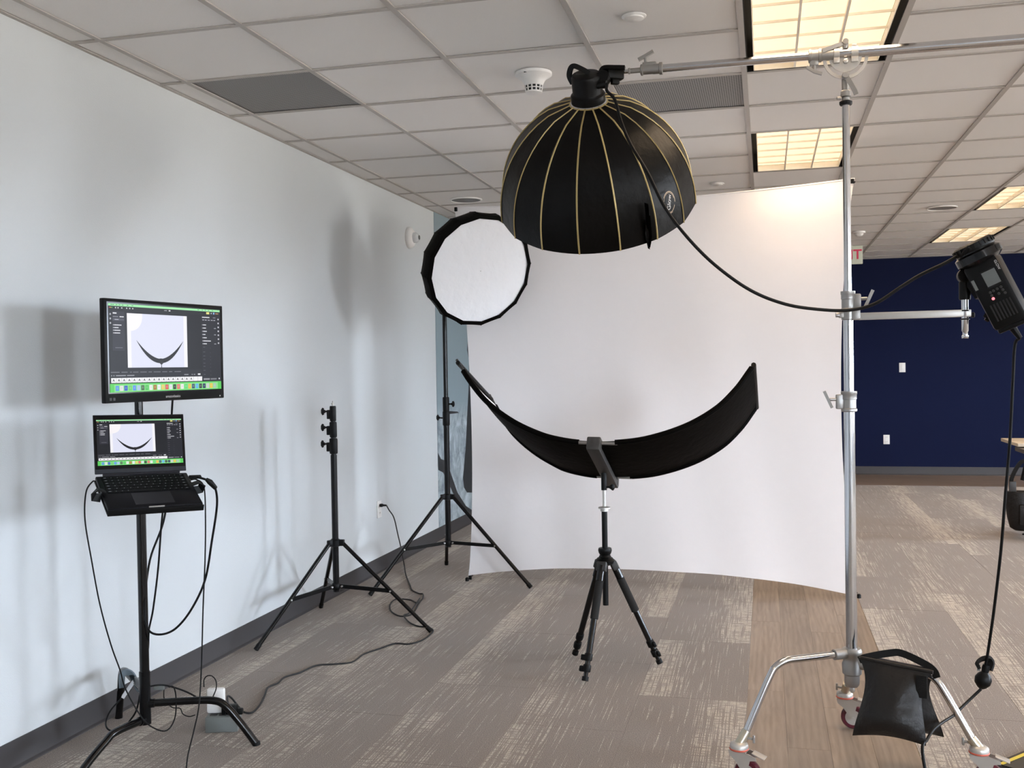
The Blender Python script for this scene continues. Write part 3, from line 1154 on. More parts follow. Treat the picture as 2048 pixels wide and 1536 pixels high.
# the stand that carries the small softbox
C2_ = V((-2.066, 6.418, 0))
feet2 = [at_z(740, 1192), at_z(893, 1130), at_z(1062, 1177)]
zc2, zl2 = z(993, C2_, 893), z(1085, C2_, 893)
st2 = light_stand(C2_, feet2, zc2, zl2, 'light_stand', 'tall black light stand holding up the small white softbox', 0.0155, 0.0125, 0.55)
zj = z(818, C2_, 890)
SB_Z = at_d(961, 541, 6.42).z
MB().cyl(C2_ + V((0, 0, zl2 - 0.03)), C2_ + V((0, 0, zj)), 0.019).build('column', 'black', st2)
MB().cyl(C2_ + V((0, 0, zj)), C2_ + V((0, 0, SB_Z + 0.03)), 0.0145).build('column', 'black', st2)
for py, r, d in ((836, 0.024, (-1, -0.2, 0.1)), (808, 0.022, (1, -0.2, 0))):
    zz = z(py, C2_, 890)
    MB().lathe(C2_ + V((0, 0, zz - 0.05)), (0, 0, 1), [(r * 0.9, 0), (r, 0.006), (r, 0.09), (r * 0.9, 0.096)], 18).build('lock_collar', 'blackp', st2)
    knob(st2, C2_ + V((d[0] * r, -0.004, zz)), d, 0.03, 0.018)

# ---------------------------------------------------------------- small round softbox
fc = at_d(961, 542, 6.30)
tocam = (CP - fc).normalized()
right = V((0, 0, 1)).cross(tocam).normalized()      # towards the right of the picture
upv = tocam.cross(right)
nrm = (tocam * 0.88 + right * 0.44 - upv * 0.26).normalized()
sb = thing('softbox', 'small round black softbox with white diffuser, tilted toward the camera', 'softbox', (C2_.x, C2_.y, SB_Z))
Rf, NR = 0.336, 16
fx, fy, fz = frame(nrm, right)


def polar(c_, ax, r, a, s_):
    return c_ + (ax[0] * math.cos(a) + ax[1] * math.sin(a)) * r + ax[2] * s_


PROF = [(Rf * 0.985, 0.002), (Rf * 1.07, -0.004), (Rf * 1.075, -0.06), (Rf * 1.02, -0.14), (Rf * 0.82, -0.22), (Rf * 0.50, -0.265), (0.075, -0.285)]
for k in range(NR):
    a0, a1 = 2 * math.pi * k / NR, 2 * math.pi * (k + 1) / NR
    rows = []
    for j, (r, s_) in enumerate(PROF):
        row = []
        for q in range(5):
            u = q / 4
            a = a0 + (a1 - a0) * u
            sag = 1 - (0.006 * 4 * u * (1 - u) if 0 < j < len(PROF) - 1 else 0)
            flat_r = r * math.cos(math.pi / NR) / math.cos((u - 0.5) * 2 * math.pi / NR)
            row.append(polar(fc, (fx, fy, fz), flat_r * sag, a, s_))
        rows.append(row)
    MB().grid(rows).build('fabric_panel', 'fabric', sb, smooth=60)
for k in range(NR):
    a = 2 * math.pi * k / NR
    MB().tube([polar(fc, (fx, fy, fz), r * 1.0, a, s_) for r, s_ in PROF[1:]], 0.0025, 6).build('rib_seam', 'fabric', sb)
rows = []
for j in range(9):
    r = Rf * 1.0 * j / 8
    rows.append([polar(fc, (fx, fy, fz), max(r, 0.002) * (math.cos(math.pi / NR) / math.cos(((q % 4) / 4 - 0.5) * 2 * math.pi / NR) if j == 8 else 1), 2 * math.pi * q / 64, 0.006 * (1 - (j / 8) ** 2) - 0.004 + 0.0025 * math.sin(q * 1.7 + j * 0.5) * (j / 8) ** 4) for q in range(65)])
MB().grid(rows).build('diffuser', 'diff', sb, smooth=80)
hb = fc - nrm * 0.285
MB().lathe(hb, -nrm, [(0.08, -0.005), (0.083, 0.01), (0.083, 0.02), (0.06, 0.022), (0.058, 0.14), (0.05, 0.15)], 24).build('lamp_head', 'blackp', sb)
yk = C2_ + V((0, 0, SB_Z))
MB().tube([yk, hb - nrm * 0.06 - V((0, 0, 0.075)), hb - nrm * 0.06 - V((0, 0, 0.04))], 0.012, 8).build('mount_bracket', 'black', sb)

# ================================================================== CURVED REFLECTOR on its tripod
TC = V((-0.744, 4.709, 0))
tz = lambda py, px=1206: at_plane(px, py, TC, V((TC.x, TC.y, 0)))
tri = thing('camera_tripod', 'black camera tripod with grey foam grips under the curved reflector', 'tripod', TC)
tf = [at_z(1150, 1313), at_z(1170, 1367), at_z(1320, 1331)]
zt = lambda py: tz(py).z
MB().cyl(TC + V((0, 0, zt(1210))), TC + V((0, 0, zt(1018))), 0.0135).build('centre_column', 'blackp', tri)
MB().lathe(TC + V((0, 0, zt(1016))), (0, 0, 1), [(0.015, -0.016), (0.019, -0.014), (0.019, -0.004), (0.0285, -0.002), (0.0285, 0.004), (0.012, 0.008)], 24).build('head_plate', 'zinc', tri)
MB().lathe(TC + V((0, 0, zt(1117))), (0, 0, 1), [(0.022, 0), (0.030, 0.008), (0.024, 0.018), (0.030, 0.028), (0.033, 0.040), (0.030, 0.050)], 18).build('column_collar', 'blackp', tri)
MB().lathe(TC + V((0, 0, zt(1128))), (0, 0, 1), [(0.024, -0.005), (0.042, 0.004), (0.046, 0.018), (0.036, 0.030), (0.02, 0.034)], 12).build('shoulder', 'blackp', tri)
for f in tf:
    d = V((f.x - TC.x, f.y - TC.y, 0)).normalized()
    a = TC + d * 0.040 + V((0, 0, zt(1128)))
    foot = V((f.x, f.y, 0.012))
    ax_ = (foot - a).normalized()
    Lg = (foot - a).length
    P = lambda s_: a + ax_ * (Lg * s_)
    leg = MB().tube([P(0.0), P(0.14)], 0.0185, 12).tube([P(0.12), P(0.80)], 0.0145, 12).tube([P(0.78), P(0.90)], 0.0125, 10).tube([P(0.88), P(0.985)], 0.0105, 10).build('leg', 'blackg', tri)
    if f is not tf[0]:
        MB().tube([P(0.14), P(0.145), P(0.47), P(0.475)], [0.015, 0.019, 0.019, 0.015], 14).build('foam_grip', 'grip', leg)
    MB().box(P(0.01), (0.03, 0.05, 0.045), x=d, z=-ax_, bevel=0.006).build('leg_hinge', 'clampg', leg)
    side = ax_.cross(d).normalized()
    for s_ in (0.80, 0.895):
        lv = MB().lathe(P(s_) - ax_ * 0.016, ax_, [(0.017, 0), (0.019, 0.004), (0.019, 0.028), (0.017, 0.032)], 12)
        lv.box(P(s_) + side * 0.016 + d * 0.012, (0.03, 0.016, 0.026), x=side, z=-ax_, bevel=0.005)
        lv.build('lever_lock', 'blackp', leg)
    MB().tube([P(0.965), P(1.0)], 0.0155, 10).build('rubber_foot', 'rubber', leg)

rf = thing('curved_reflector', 'black crescent-shaped reflector curving upward on the camera tripod', 'reflector', (TC.x, TC.y, 1.0))
RD = ray(1572, 1655).normalized()                   # direction across the strip, away from the camera and down
NM = at_y(1190, 886, 4.45)
RL = 0.49
edge = [(912.5, 720), (940, 764), (975, 806), (1025, 843), (1081, 869), (1125, 880.5), (1165, 885.5), (1219, 886.5), (1290.6, 878.5), (1369, 854), (1431, 819), (1472, 780), (1498, 745), (1509, 729)]
arc = spline([at_plane(px, py, NM, RD) for px, py in edge], 6)
NA = len(arc)


def arc_normal(i):
    a, b_ = arc[max(i - 1, 0)], arc[min(i + 1, NA - 1)]
    n = RD.cross((b_ - a).normalized())
    return n if n.z > 0 or abs(n.x) > 0.5 else -n


ctr = V((-0.74, 4.6, 2.0))
inn = []
for i in range(NA):
    n = arc_normal(i)
    if n.dot(ctr - arc[i]) < 0:
        n = -n
    inn.append(n.normalized())
far = lambda i: inn[i] * (0.034 * max(0.0, 1 - i / (NA * 0.30)) ** 0.8)
k0, k1 = 3, NA - 4                                  # the cloth stops short of the rod ends
rows = [[arc[i] + RD * (RL * j / 8) + far(i) * (j / 8) - inn[i] * (0.010 * math.sin(math.pi * j / 8)) for i in range(k0, k1 + 1)] for j in range(9)]
MB().grid(rows).build('black_cloth', 'fabric', rf, smooth=60)
rows = [[arc[i] + RD * (RL * j / 8) + far(i) * (j / 8) + inn[i] * (0.007 - 0.008 * math.sin(math.pi * j / 8)) for i in range(k0, k1 + 1)] for j in range(9)]
MB().grid(rows).build('white_cloth', 'diff', rf, smooth=60)
for off in (0.0, RL):
    MB().tube([p + RD * off + far(i) * (off / RL) + inn[i] * 0.003 for i, p in enumerate(arc)], 0.0065, 8).build('frame_rod', 'clampg', rf)
    MB().tube([arc[i] + RD * off + far(i) * (off / RL) + inn[i] * 0.002 for i in range(k0, NA // 2 - 3)], 0.0125, 8).build('rod_sleeve', 'fabric', rf)
    MB().tube([arc[i] + RD * off + inn[i] * 0.002 for i in range(NA // 2 + 4, k1 + 1)], 0.0125, 8).build('rod_sleeve', 'fabric', rf)
for i in (1, NA - 2):
    MB().tube([arc[i] - RD * 0.012, arc[i] + RD * (RL + 0.012) + far(i)], 0.011, 8).build('end_bar', 'blackp', rf)
im = min(range(NA), key=lambda i: abs(arc[i].x - NM.x))
n0 = -inn[im]
bx = RD.cross(n0)
barc = NM + n0 * 0.030
MB().box(barc + RD * (RL * 0.5), (0.058, 0.030, RL + 0.08), x=bx, z=RD, bevel=0.004).build('clamp_bar', 'clampg', rf)
MB().box(NM + RD * (-0.014) + n0 * 0.012, (0.062, 0.058, 0.05), x=bx, z=RD, bevel=0.006).build('clamp_block', 'clampg', rf)
MB().box(NM + RD * (RL + 0.014) + n0 * 0.012, (0.062, 0.058, 0.05), x=bx, z=RD, bevel=0.006).build('clamp_block', 'clampg', rf)
mb = MB()
for off in (0.0, RL):
    mb.tube([NM + RD * off + bx * q for q in (-0.10, 0.10)], 0.0072, 8)
mb.build('cross_pin', 'steel', rf)
zb = zt(938)
MB().cyl(TC + V((0, 0, zt(980))), TC + V((0, 0, zb + 0.02)), 0.0135).build('socket', 'blackp', rf)
MB().cyl(TC + V((0, 0, zt(1014))), TC + V((0, 0, zt(979))), 0.0078).build('spigot', 'zinc', rf)
knob(rf, TC + V((0.012, -0.004, zt(974))), (1, 0.1, 0), 0.026, 0.014)

# ================================================================== CHROME BOOM STAND ON WHEELS
PX, PY = 0.283, 3.74
PC = V((PX, PY, 0))
bz_ = lambda py, px=1700: at_plane(px, py, PC, V((PX, PY, 0))).z
bs = thing('boom_stand', 'tall chrome wheeled stand with horizontal boom arm', 'stand', (PX, PY, 0))
zh0, zh1 = bz_(1366), bz_(1296)
MB().cyl(PC + V((0, 0, zh0 + 0.06)), PC + V((0, 0, bz_(800))), 0.0195, n=24).build('lower_tube', 'chrome', bs)
MB().cyl(PC + V((0, 0, bz_(830))), PC + V((0, 0, bz_(600))), 0.0172, n=24).build('middle_tube', 'chrome', bs)
MB().cyl(PC + V((0, 0, bz_(630))), PC + V((0, 0, bz_(205))), 0.0132, n=24).build('upper_tube', 'chrome', bs)
# hub where the legs meet
MB().lathe(PC + V((0, 0, zh0)), (0, 0, 1), [(0.018, -0.012), (0.024, -0.004), (0.026, 0.006), (0.026, 0.030), (0.033, 0.036), (0.034, 0.07), (0.030, 0.078), (0.031, 0.10), (0.035, 0.105), (0.035, zh1 - zh0 - 0.008), (0.031, zh1 - zh0)], 24).build('hub', 'steel', bs)
MB().lathe(PC + V((0, 0, zh0 - 0.034)), (0, 0, 1), [(0.004, 0), (0.009, 0.006), (0.009, 0.018), (0.006, 0.024)], 12).build('hub_bolt', 'zinc', bs)
LEGS = []
left_end, right_end, back_end = V((-0.103, 3.488, 0.13)), V((0.672, 3.612, 0.13)), V((0.283, 4.115, 0.13))
for e_, pix in ((left_end, [(1672, 1309), (1600, 1317), (1572, 1321), (1552, 1333), (1541, 1350), (1520, 1398), (1492, 1465)]),
                (right_end, [(1730, 1330), (1830, 1344), (1852, 1348), (1870, 1358), (1884, 1376), (1908, 1416), (1945, 1480)])):
    d = V((e_.x - PX, e_.y - PY, 0)).normalized()
    n = V((-d.y, d.x, 0))
    LEGS.append((d, [at_plane(px, py, PC, n) for px, py in pix], e_))
d = V((0.02, 1, 0)).normalized()
zl = LEGS[0][1][0].z
LEGS.append((d, [PC + d * r + V((0, 0, z_)) for r, z_ in ((0.034, zl - 0.07), (0.16, zl - 0.078), (0.20, zl - 0.085), (0.235, zl - 0.105), (0.26, zl - 0.135), (0.30, zl - 0.19), (0.335, 0.18))], back_end))


def caster(e_, d, spin):
    """swivel caster under the leg end; spin turns the fork"""
    f = V((math.cos(spin), math.sin(spin), 0))
    s_ = V((-f.y, f.x, 0))
    top = V((e_.x, e_.y, 0.132))
    WR = 0.045
    wc = V((e_.x, e_.y, WR)) + f * 0.030
    cs = MB().lathe(top, (0, 0, -1), [(0.020, -0.012), (0.029, -0.006), (0.031, 0.0), (0.031, 0.008), (0.024, 0.014)], 20).build('caster', 'zinc', bs)
    MB().lathe(top + V((0, 0, -0.008)), (0, 0, -1), [(0.0315, 0), (0.033, 0.003), (0.0315, 0.006)], 20).build('dust_ring', 'redring', cs)
    fk = MB()
    for q in (-1, 1):
        pts2 = [(-0.030, 0.116), (0.030, 0.116), (0.064, 0.107), (0.066, 0.096), (0.044, 0.092), (0.038, 0.070), (0.041, 0.050), (0.036, 0.037), (0.024, 0.037), (0.016, 0.052), (-0.006, 0.084), (-0.026, 0.100)]
        k = len(fk.v)
        for o_ in (q * 0.019, q * 0.0215):
            fk.v += [V((e_.x, e_.y, 0)) + f * a + s_ * o_ + V((0, 0, zz)) for a, zz in pts2]
        n_ = len(pts2)
        fk.f += [[k + i for i in range(n_)], [k + n_ + i for i in range(n_)][::-1]] + [[k + i, k + (i + 1) % n_, k + n_ + (i + 1) % n_, k + n_ + i] for i in range(n_)]
    fk.box(V((e_.x, e_.y, 0.116)), (0.058, 0.043, 0.004), x=f)
    fk.build('fork', 'zinc', cs, smooth=20)
    MB().lathe(wc - s_ * 0.012, s_, [(0.026, 0), (0.041, 0.0), (0.045, 0.005), (0.045, 0.019), (0.041, 0.024), (0.026, 0.024)], 28).build('wheel', 'wheel', cs)
    MB().lathe(wc - s_ * 0.0135, s_, [(0.006, 0), (0.029, 0.0), (0.029, 0.027), (0.006, 0.027)], 20).build('wheel_hub', 'zinc', cs)
    MB().cyl(wc - s_ * 0.025, wc + s_ * 0.025, 0.0055, n=10).build('axle_bolt', 'zinc', cs)
    MB().box(V((e_.x, e_.y, 0.110)) + f * 0.070, (0.046, 0.034, 0.005), x=(f - V((0, 0, 0.3))).normalized(), z=V((0, 0, 1)) + f * 0.3, bevel=0.002).build('brake_pedal', 'zinc', cs)


for (d, pts_, e_), spin in zip(LEGS, (math.radians(-18), math.radians(-12), math.radians(-5))):
    line = spline(pts_ + [e_ + V((0, 0, 0.0))], 6)
    leg = MB().tube(line, 0.0125, 14).build('leg', 'chrome', bs)
    dn = (e_ - pts_[-1]).normalized()
    MB().tube([pts_[-1] - dn * 0.006, e_ + V((0, 0, 0.004))], 0.0165, 14).build('leg_sleeve', 'brass', leg)
    sd = V((-d.y, d.x, 0)) if d.x > -0.3 else V((d.y, -d.x, 0))
    b0 = pts_[-1].lerp(e_, 0.35)
    kk = MB().cyl(b0, b0 + V((0.03, -0.012, 0.0)) * (1 if d.x < 0 else -1), 0.005, n=8)
    kk.box(b0 + V((0.034, -0.013, 0.0)) * (1 if d.x < 0 else -1), (0.008, 0.010, 0.026), bevel=0.002)
    kk.build('wing_bolt', 'steel', leg)
    MB().cyl(PC + d * 0.015 + V((0, 0, pts_[0].z)), pts_[0] + d * 0.008, 0.0185, n=16).build('leg_socket', 'steel', bs)
    caster(e_, d, spin)


def clamp_collar(zc_, r, h, d, name='tube_lock'):
    d = V(d).normalized()
    mb = MB().lathe(PC + V((0, 0, zc_ - h / 2)), (0, 0, 1), [(r * 1.02, 0), (r * 1.14, 0.003), (r * 1.14, 0.010), (r, 0.013), (r, h * 0.6), (r * 1.08, h * 0.62), (r * 1.08, h - 0.012), (r * 1.14, h - 0.010), (r * 1.14, h)], 24)
    mb.box(PC + d * (r + 0.008) + V((0, 0, zc_)), (0.026, 0.020, h * 0.72), x=d, bevel=0.004)
    o = mb.build(name, 'steel', bs)
    p = PC + d * (r + 0.014) + V((0, 0, zc_ + 0.008))
    k = MB().cyl(p, p + d * 0.028, 0.006, n=10)
    w = (V((0, 0, 1)) + d * 0.45).normalized()
    k.tube([p + d * 0.034 - w * 0.032, p + d * 0.034 - w * 0.012, p + d * 0.034 + w * 0.012, p + d * 0.034 + w * 0.032], 0, flat=(0.014, 0.010))
    k.build('t_handle', 'steel', o)
    return o


clamp_collar(bz_(803), 0.024, 0.072, (-1, -0.15, 0))
clamp_collar(bz_(603), 0.022, 0.072, (1, -0.15, 0))
zarm = bz_(630)
# small arm with baby pin, on its own collar
MB().lathe(PC + V((0, 0, zarm - 0.018)), (0, 0, 1), [(0.020, 0), (0.023, 0.003), (0.023, 0.033), (0.020, 0.036)], 20).box(PC + V((0.024, -0.004, zarm)), (0.03, 0.034, 0.036), bevel=0.003).box(PC + V((-0.024, -0.010, zarm)), (0.018, 0.014, 0.020), bevel=0.003).cyl(PC + V((-0.03, -0.012, zarm)), PC + V((-0.042, -0.014, zarm)), 0.008, n=10).build('arm_collar', 'steel', bs)
arm_end = at_y(1942, 630, 3.70)
arm_x0 = PC + V((0.034, -0.004, zarm))
MB().box((arm_x0 + arm_end) / 2, ((arm_end - arm_x0).length, 0.024, 0.0245), x=arm_end - arm_x0, bevel=0.002).build('side_arm', 'zinc', bs)
MB().box(arm_end + V((0.006, 0, 0)), (0.012, 0.018, 0.018), x=arm_end - arm_x0, bevel=0.004).build('arm_cap', 'blackp', bs)
pinp = at_y(1930, 630, 3.70)
pt, pb = at_y(1931, 596, 3.70).z, at_y(1929, 677, 3.70).z
MB().lathe(V((pinp.x, pinp.y, pb)), (0, 0, 1), [(0.0100, 0), (0.0112, 0.002), (0.0112, 0.010), (0.0085, 0.012), (0.0085, 0.022), (0.0112, 0.026), (0.0112, pt - pb)], 16).build('baby_pin', 'chrome', bs)
mb = MB()
for s_ in (-1, 1):
    mb.lathe(V((pinp.x, pinp.y, pinp.z + s_ * 0.0145)), (0, 0, 1), [(0.015, -0.002), (0.015, 0.002)], 14)
mb.build('pin_washer', 'rubber', bs)

# boom head
zp = bz_(124)
MB().lathe(PC + V((0, 0, bz_(205))), (0, 0, 1), [(0.020, -0.008), (0.022, -0.004), (0.022, 0.004), (0.0145, 0.008)], 20).build('stop_ring', 'rubber', bs)
MB().lathe(PC + V((0, 0, bz_(203))), (0, 0, 1), [(0.013, 0), (0.013, 0.014), (0.018, 0.018), (0.018, 0.036), (0.013, 0.040), (0.0135, bz_(152) - bz_(203))], 18).cyl(PC + V((-0.016, -0.006, bz_(196))), PC + V((-0.03, -0.010, bz_(196))), 0.006, n=8).build('boom_socket', 'steel', bs)
pv = V((PX, PY - 0.006, zp))
half = [(0.055 * math.cos(a), 0.055 * math.sin(a)) for a in [math.pi + math.pi * k / 20 for k in range(21)]]
mb = MB()
k = 0
for yo in (-0.004, 0.004):
    mb.v += [pv + V((x_, yo, z_ + 0.020)) for x_, z_ in half]
n_ = len(half)
mb.f += [list(range(n_)), [n_ + i for i in range(n_)][::-1]] + [[i, (i + 1) % n_, n_ + (i + 1) % n_, n_ + i] for i in range(n_)]
mb.build('pivot_plate', 'zinc', bs, smooth=20)
ring = [pv + V((0.070 * math.cos(a), 0, 0.070 * math.sin(a) + 0.016)) for a in [math.pi * 0.98 + math.pi * 1.04 * k / 24 for k in range(25)]]
MB().tube(ring, 0, flat=(0.009, 0.011)).build('slotted_arc', 'zinc', bs)
mb = MB()
for a in (math.pi * 0.985, math.pi * 2.015):
    p = pv + V((0.062 * math.cos(a), 0, 0.062 * math.sin(a) + 0.018))
    mb.box(p, (0.022, 0.009, 0.010))
mb.build('arc_lug', 'zinc', bs, smooth=0)
MB().lathe(pv + V((0, -0.018, 0)), (0, 1, 0), [(0.006, 0), (0.009, 0.002), (0.009, 0.012), (0.006, 0.014)], 6).build('pivot_bolt', 'zinc', bs)
lp = pv + V((-0.002, -0.022, -0.052))
lev = MB().lathe(lp + V((0, -0.006, 0)), (0, 1, 0), [(0.010, 0), (0.012, 0.004), (0.012, 0.020), (0.010, 0.024)], 14)
lev.tube([lp, lp + V((0.012, -0.003, -0.022)), lp + V((0.030, -0.003, -0.058)), lp + V((0.034, -0.003, -0.070))], 0, flat=(0.006, 0.016))
lev.build('tilt_lever', 'steel', bs)
bm_z = bz_(107)
bl, br_ = at_y(1322, 137, PY - 0.006), V((2.05, PY - 0.006, 0))
slope = (bm_z - bl.z) / (PX - bl.x)
BZ = lambda x_: bm_z + slope * (x_ - PX)
br_.z = BZ(2.05)
bp_ = lambda x_: V((x_, PY - 0.006, BZ(x_)))
MB().tube([bp_(bl.x), bp_(PX - 0.05)], 0.0142, 18).build('boom_inner_tube', 'chrome', bs)
MB().tube([bp_(PX - 0.09), bp_(2.05)], 0.0172, 18).build('boom_outer_tube', 'chrome', bs)
mb = MB()
ax_ = (bp_(1) - bp_(0)).normalized()
mb.lathe(bp_(PX - 0.125), ax_, [(0.0155, 0), (0.0235, 0.002), (0.0235, 0.010), (0.021, 0.012), (0.021, 0.034), (0.0235, 0.036), (0.0235, 0.044), (0.020, 0.046), (0.020, 0.085)], 20)
mb.box(bp_(PX - 0.105) + V((0, 0, -0.022)), (0.030, 0.022, 0.024), x=ax_, bevel=0.003)
o = mb.build('boom_lock', 'steel', bs)
p = bp_(PX - 0.105) + V((0, -0.004, -0.034))
MB().cyl(p, p + V((0, 0, -0.018)), 0.0055, n=8).tube([p + V((-0.026, 0, -0.004)), p + V((0, 0, -0.022)), p + V((0.026, 0, -0.032))], 0, flat=(0.012, 0.010)).build('t_handle', 'steel', o)
for x_, w_ in ((PX - 0.030, 0.020), (PX + 0.030, 0.024)):
    mb = MB().lathe(bp_(x_ - w_ / 2), ax_, [(0.018, 0), (0.0225, 0.001), (0.0225, w_ - 0.001), (0.018, w_)], 20)
    mb.box(bp_(x_) + V((0, -0.003, -0.024)), (w_, 0.026, 0.020), x=ax_, bevel=0.002)
    mb.box(bp_(x_) + V((0, -0.001, 0.024)), (w_ * 0.7, 0.012, 0.012), x=ax_, bevel=0.002)
    mb.build('boom_cradle', 'zinc', bs)
p = bp_(PX + 0.0) + V((0, -0.006, 0.034))
lev = MB().lathe(p + V((0, 0, -0.020)), (0, 0, 1), [(0.008, 0), (0.010, 0.004), (0.010, 0.026), (0.007, 0.030)], 12).lathe(p + V((0, -0.012, 0.004)), (0, 1, 0), [(0.010, 0), (0.010, 0.02)], 12)
lev.tube([p, p + V((-0.03, -0.008, -0.008)), p + V((-0.078, -0.012, -0.024))], 0, flat=(0.008, 0.014))
lev.build('cradle_lever', 'steel', bs)
# boom end: grip head with T handle and stud
bl = bp_(bl.x)
mb = MB().lathe(bl - ax_ * 0.075, ax_, [(0.0165, 0), (0.0205, 0.002), (0.0205, 0.008), (0.0175, 0.010), (0.0175, 0.045), (0.0185, 0.047), (0.0185, 0.068), (0.0225, 0.070), (0.0225, 0.080), (0.016, 0.082)], 20)
mb.box(bl - ax_ * 0.042 + V((0, 0, 0.018)), (0.050, 0.018, 0.016), x=ax_, bevel=0.003)
mb.lathe(bl - ax_ * 0.120, ax_, [(0.0085, 0), (0.0115, 0.001), (0.0115, 0.006), (0.0095, 0.008), (0.0095, 0.046)], 16)
o = mb.build('boom_end_socket', 'steel', bs)
p = bl - ax_ * 0.055 + V((0, -0.002, 0.024))
MB().cyl(p, p + V((-0.001, 0, 0.024)), 0.006, n=8).tube([p + V((-0.027, 0, 0.014)), p + V((0, 0, 0.026)), p + V((0.028, 0, 0.040))], 0, flat=(0.014, 0.011)).build('t_handle', 'steel', o)
stud_end = bl - ax_ * 0.150
MB().tube([bl - ax_ * 0.115, stud_end], 0.0078, 12).build('stud', 'chrome', bs)

# ================================================================== BIG DOME SOFTBOX ON THE BOOM
ringc = at_y(1177, 204, 3.75)
TILT = math.radians(37)
DD = V((-0.03, math.sin(TILT), -math.cos(TILT))).normalized()    # the way it faces: down and away
dome = thing('softbox', 'large black dome softbox with gold piping hanging from the boom', 'softbox', ringc)
RX, RY, _ = frame(DD, (1, 0, 0))
DR, DL = 0.386, 0.425
NP = 16
prof = []
for k in range(17):
    s_ = k / 16
    r = 0.066 + (DR - 0.066) * math.sin(math.pi / 2 * min(1, s_ ** 0.66)) ** 0.92
    prof.append((r, DL * s_))
A0 = math.radians(3)


def dome_pt(a, r, s_):
    return ringc + (RX * math.cos(a) + RY * math.sin(a)) * r + DD * s_


for k in range(NP):
    a0 = A0 + 2 * math.pi * k / NP
    rows = []
    for j, (r, s_) in enumerate(prof):
        row = []
        for q in range(7):
            u = q / 6
            sag = 0.014 * 4 * u * (1 - u) * min(1, (j / 16) * 1.6)
            chord = math.cos(math.pi / NP) / math.cos((u - 0.5) * 2 * math.pi / NP)
            pull = 0.004 * 4 * u * (1 - u) if j == 16 else 0
            row.append(dome_pt(a0 + 2 * math.pi / NP * u, r * (chord * 0.6 + 0.4) * (1 - sag * 0.6), s_ + pull))
        rows.append(row)
    MB().grid(rows).build('fabric_panel', 'domefabric', dome, smooth=70)
    MB().tube([dome_pt(a0, r + 0.001, s_) for r, s_ in prof], 0, flat=(0.0055, 0.004)).build('gold_piping', 'gold', dome)
MB().lathe(ringc, DD, [(0.062, -0.004), (0.069, 0.0), (0.070, 0.008), (0.064, 0.012)], 40).build('speed_ring', 'silver', dome)
MB().tube([dome_pt(2 * math.pi * k / 48, 0.070, 0.003) for k in range(48)], 0.004, 6, closed=True).build('ring_piping', 'gold', dome)
rows = [[dome_pt(2 * math.pi * q / 48, (DR - 0.045) * j / 8 + 0.001, DL - 0.06 + 0.004 * math.sin(q) * (j / 8) ** 3) for q in range(49)] for j in range(9)]
MB().grid(rows).build('diffuser', 'diff', dome, smooth=80)
rows = [[dome_pt(2 * math.pi * q / 48, max(r - 0.05, 0.04), s_ * 0.9 + 0.012) for q in range(49)] for j, (r, s_) in enumerate(prof)]
MB().grid(rows).build('lining', 'silver', dome, smooth=80)
# loose zip flap on the right of the front
af = math.radians(54)
rows = []
for j in range(9):
    s_ = DL * (0.62 + 0.43 * j / 8)
    r = DR * (0.985 + 0.010 * math.sin(j))
    wd = 0.02 + 0.05 * min(1, j / 5) * (1 if j < 6 else (8.2 - j) / 2.2)
    rows.append([dome_pt(af - wd * (0.5 - q / 4), r + 0.010 * math.sin(q * 1.6 + j * 0.4) + 0.006, s_) for q in range(5)])
MB().sheet(rows, (0, 0, 0.001)).build('zip_flap', 'fabric', dome, smooth=60)

# printed logo: ring of brush strokes with the word, on the panel right of the flap
al = A0 + 2 * math.pi / NP * 1.5
lj = 11.6 / 16
lr = 0.066 + (DR - 0.066) * math.sin(math.pi / 2 * lj ** 0.66) ** 0.92
lc = dome_pt(al, lr * 0.995, DL * lj)
tang = (dome_pt(al, prof[13][0], prof[13][1]) - dome_pt(al, prof[12][0], prof[12][1])).normalized()
around = (dome_pt(al + 0.01, lr, 0) - dome_pt(al - 0.01, lr, 0)).normalized()
outw = around.cross(tang).normalized()
if outw.dot(CP - lc) < 0:
    outw = -outw
lo = lc + outw * 0.006
mb = MB()
for r0, a0, a1, w_ in ((0.034, 0.3, 2.6, 0.0022), (0.036, 2.9, 5.6, 0.0024), (0.0325, 3.3, 5.9, 0.0014), (0.038, 0.6, 1.9, 0.0014)):
    pts_ = [lo + around * (0.82 * r0 * math.cos(a0 + (a1 - a0) * k / 16)) + tang * (1.1 * r0 * math.sin(a0 + (a1 - a0) * k / 16)) for k in range(17)]
    pts2 = [lo + around * (0.82 * (r0 + w_) * math.cos(a0 + (a1 - a0) * k / 16)) + tang * (1.1 * (r0 + w_) * math.sin(a0 + (a1 - a0) * k / 16)) for k in range(17)]
    mb.grid([pts_, pts2])
mb.build('logo_ring', 'tan', dome, smooth=0)
tx = -(tang * 0.93 + around * 0.3).normalized()
ty = outw.cross(tx)
MB().text('Glow', 0.026, lo + outw * 0.0005, tx, ty).build('logo_word', 'text', dome, smooth=0)

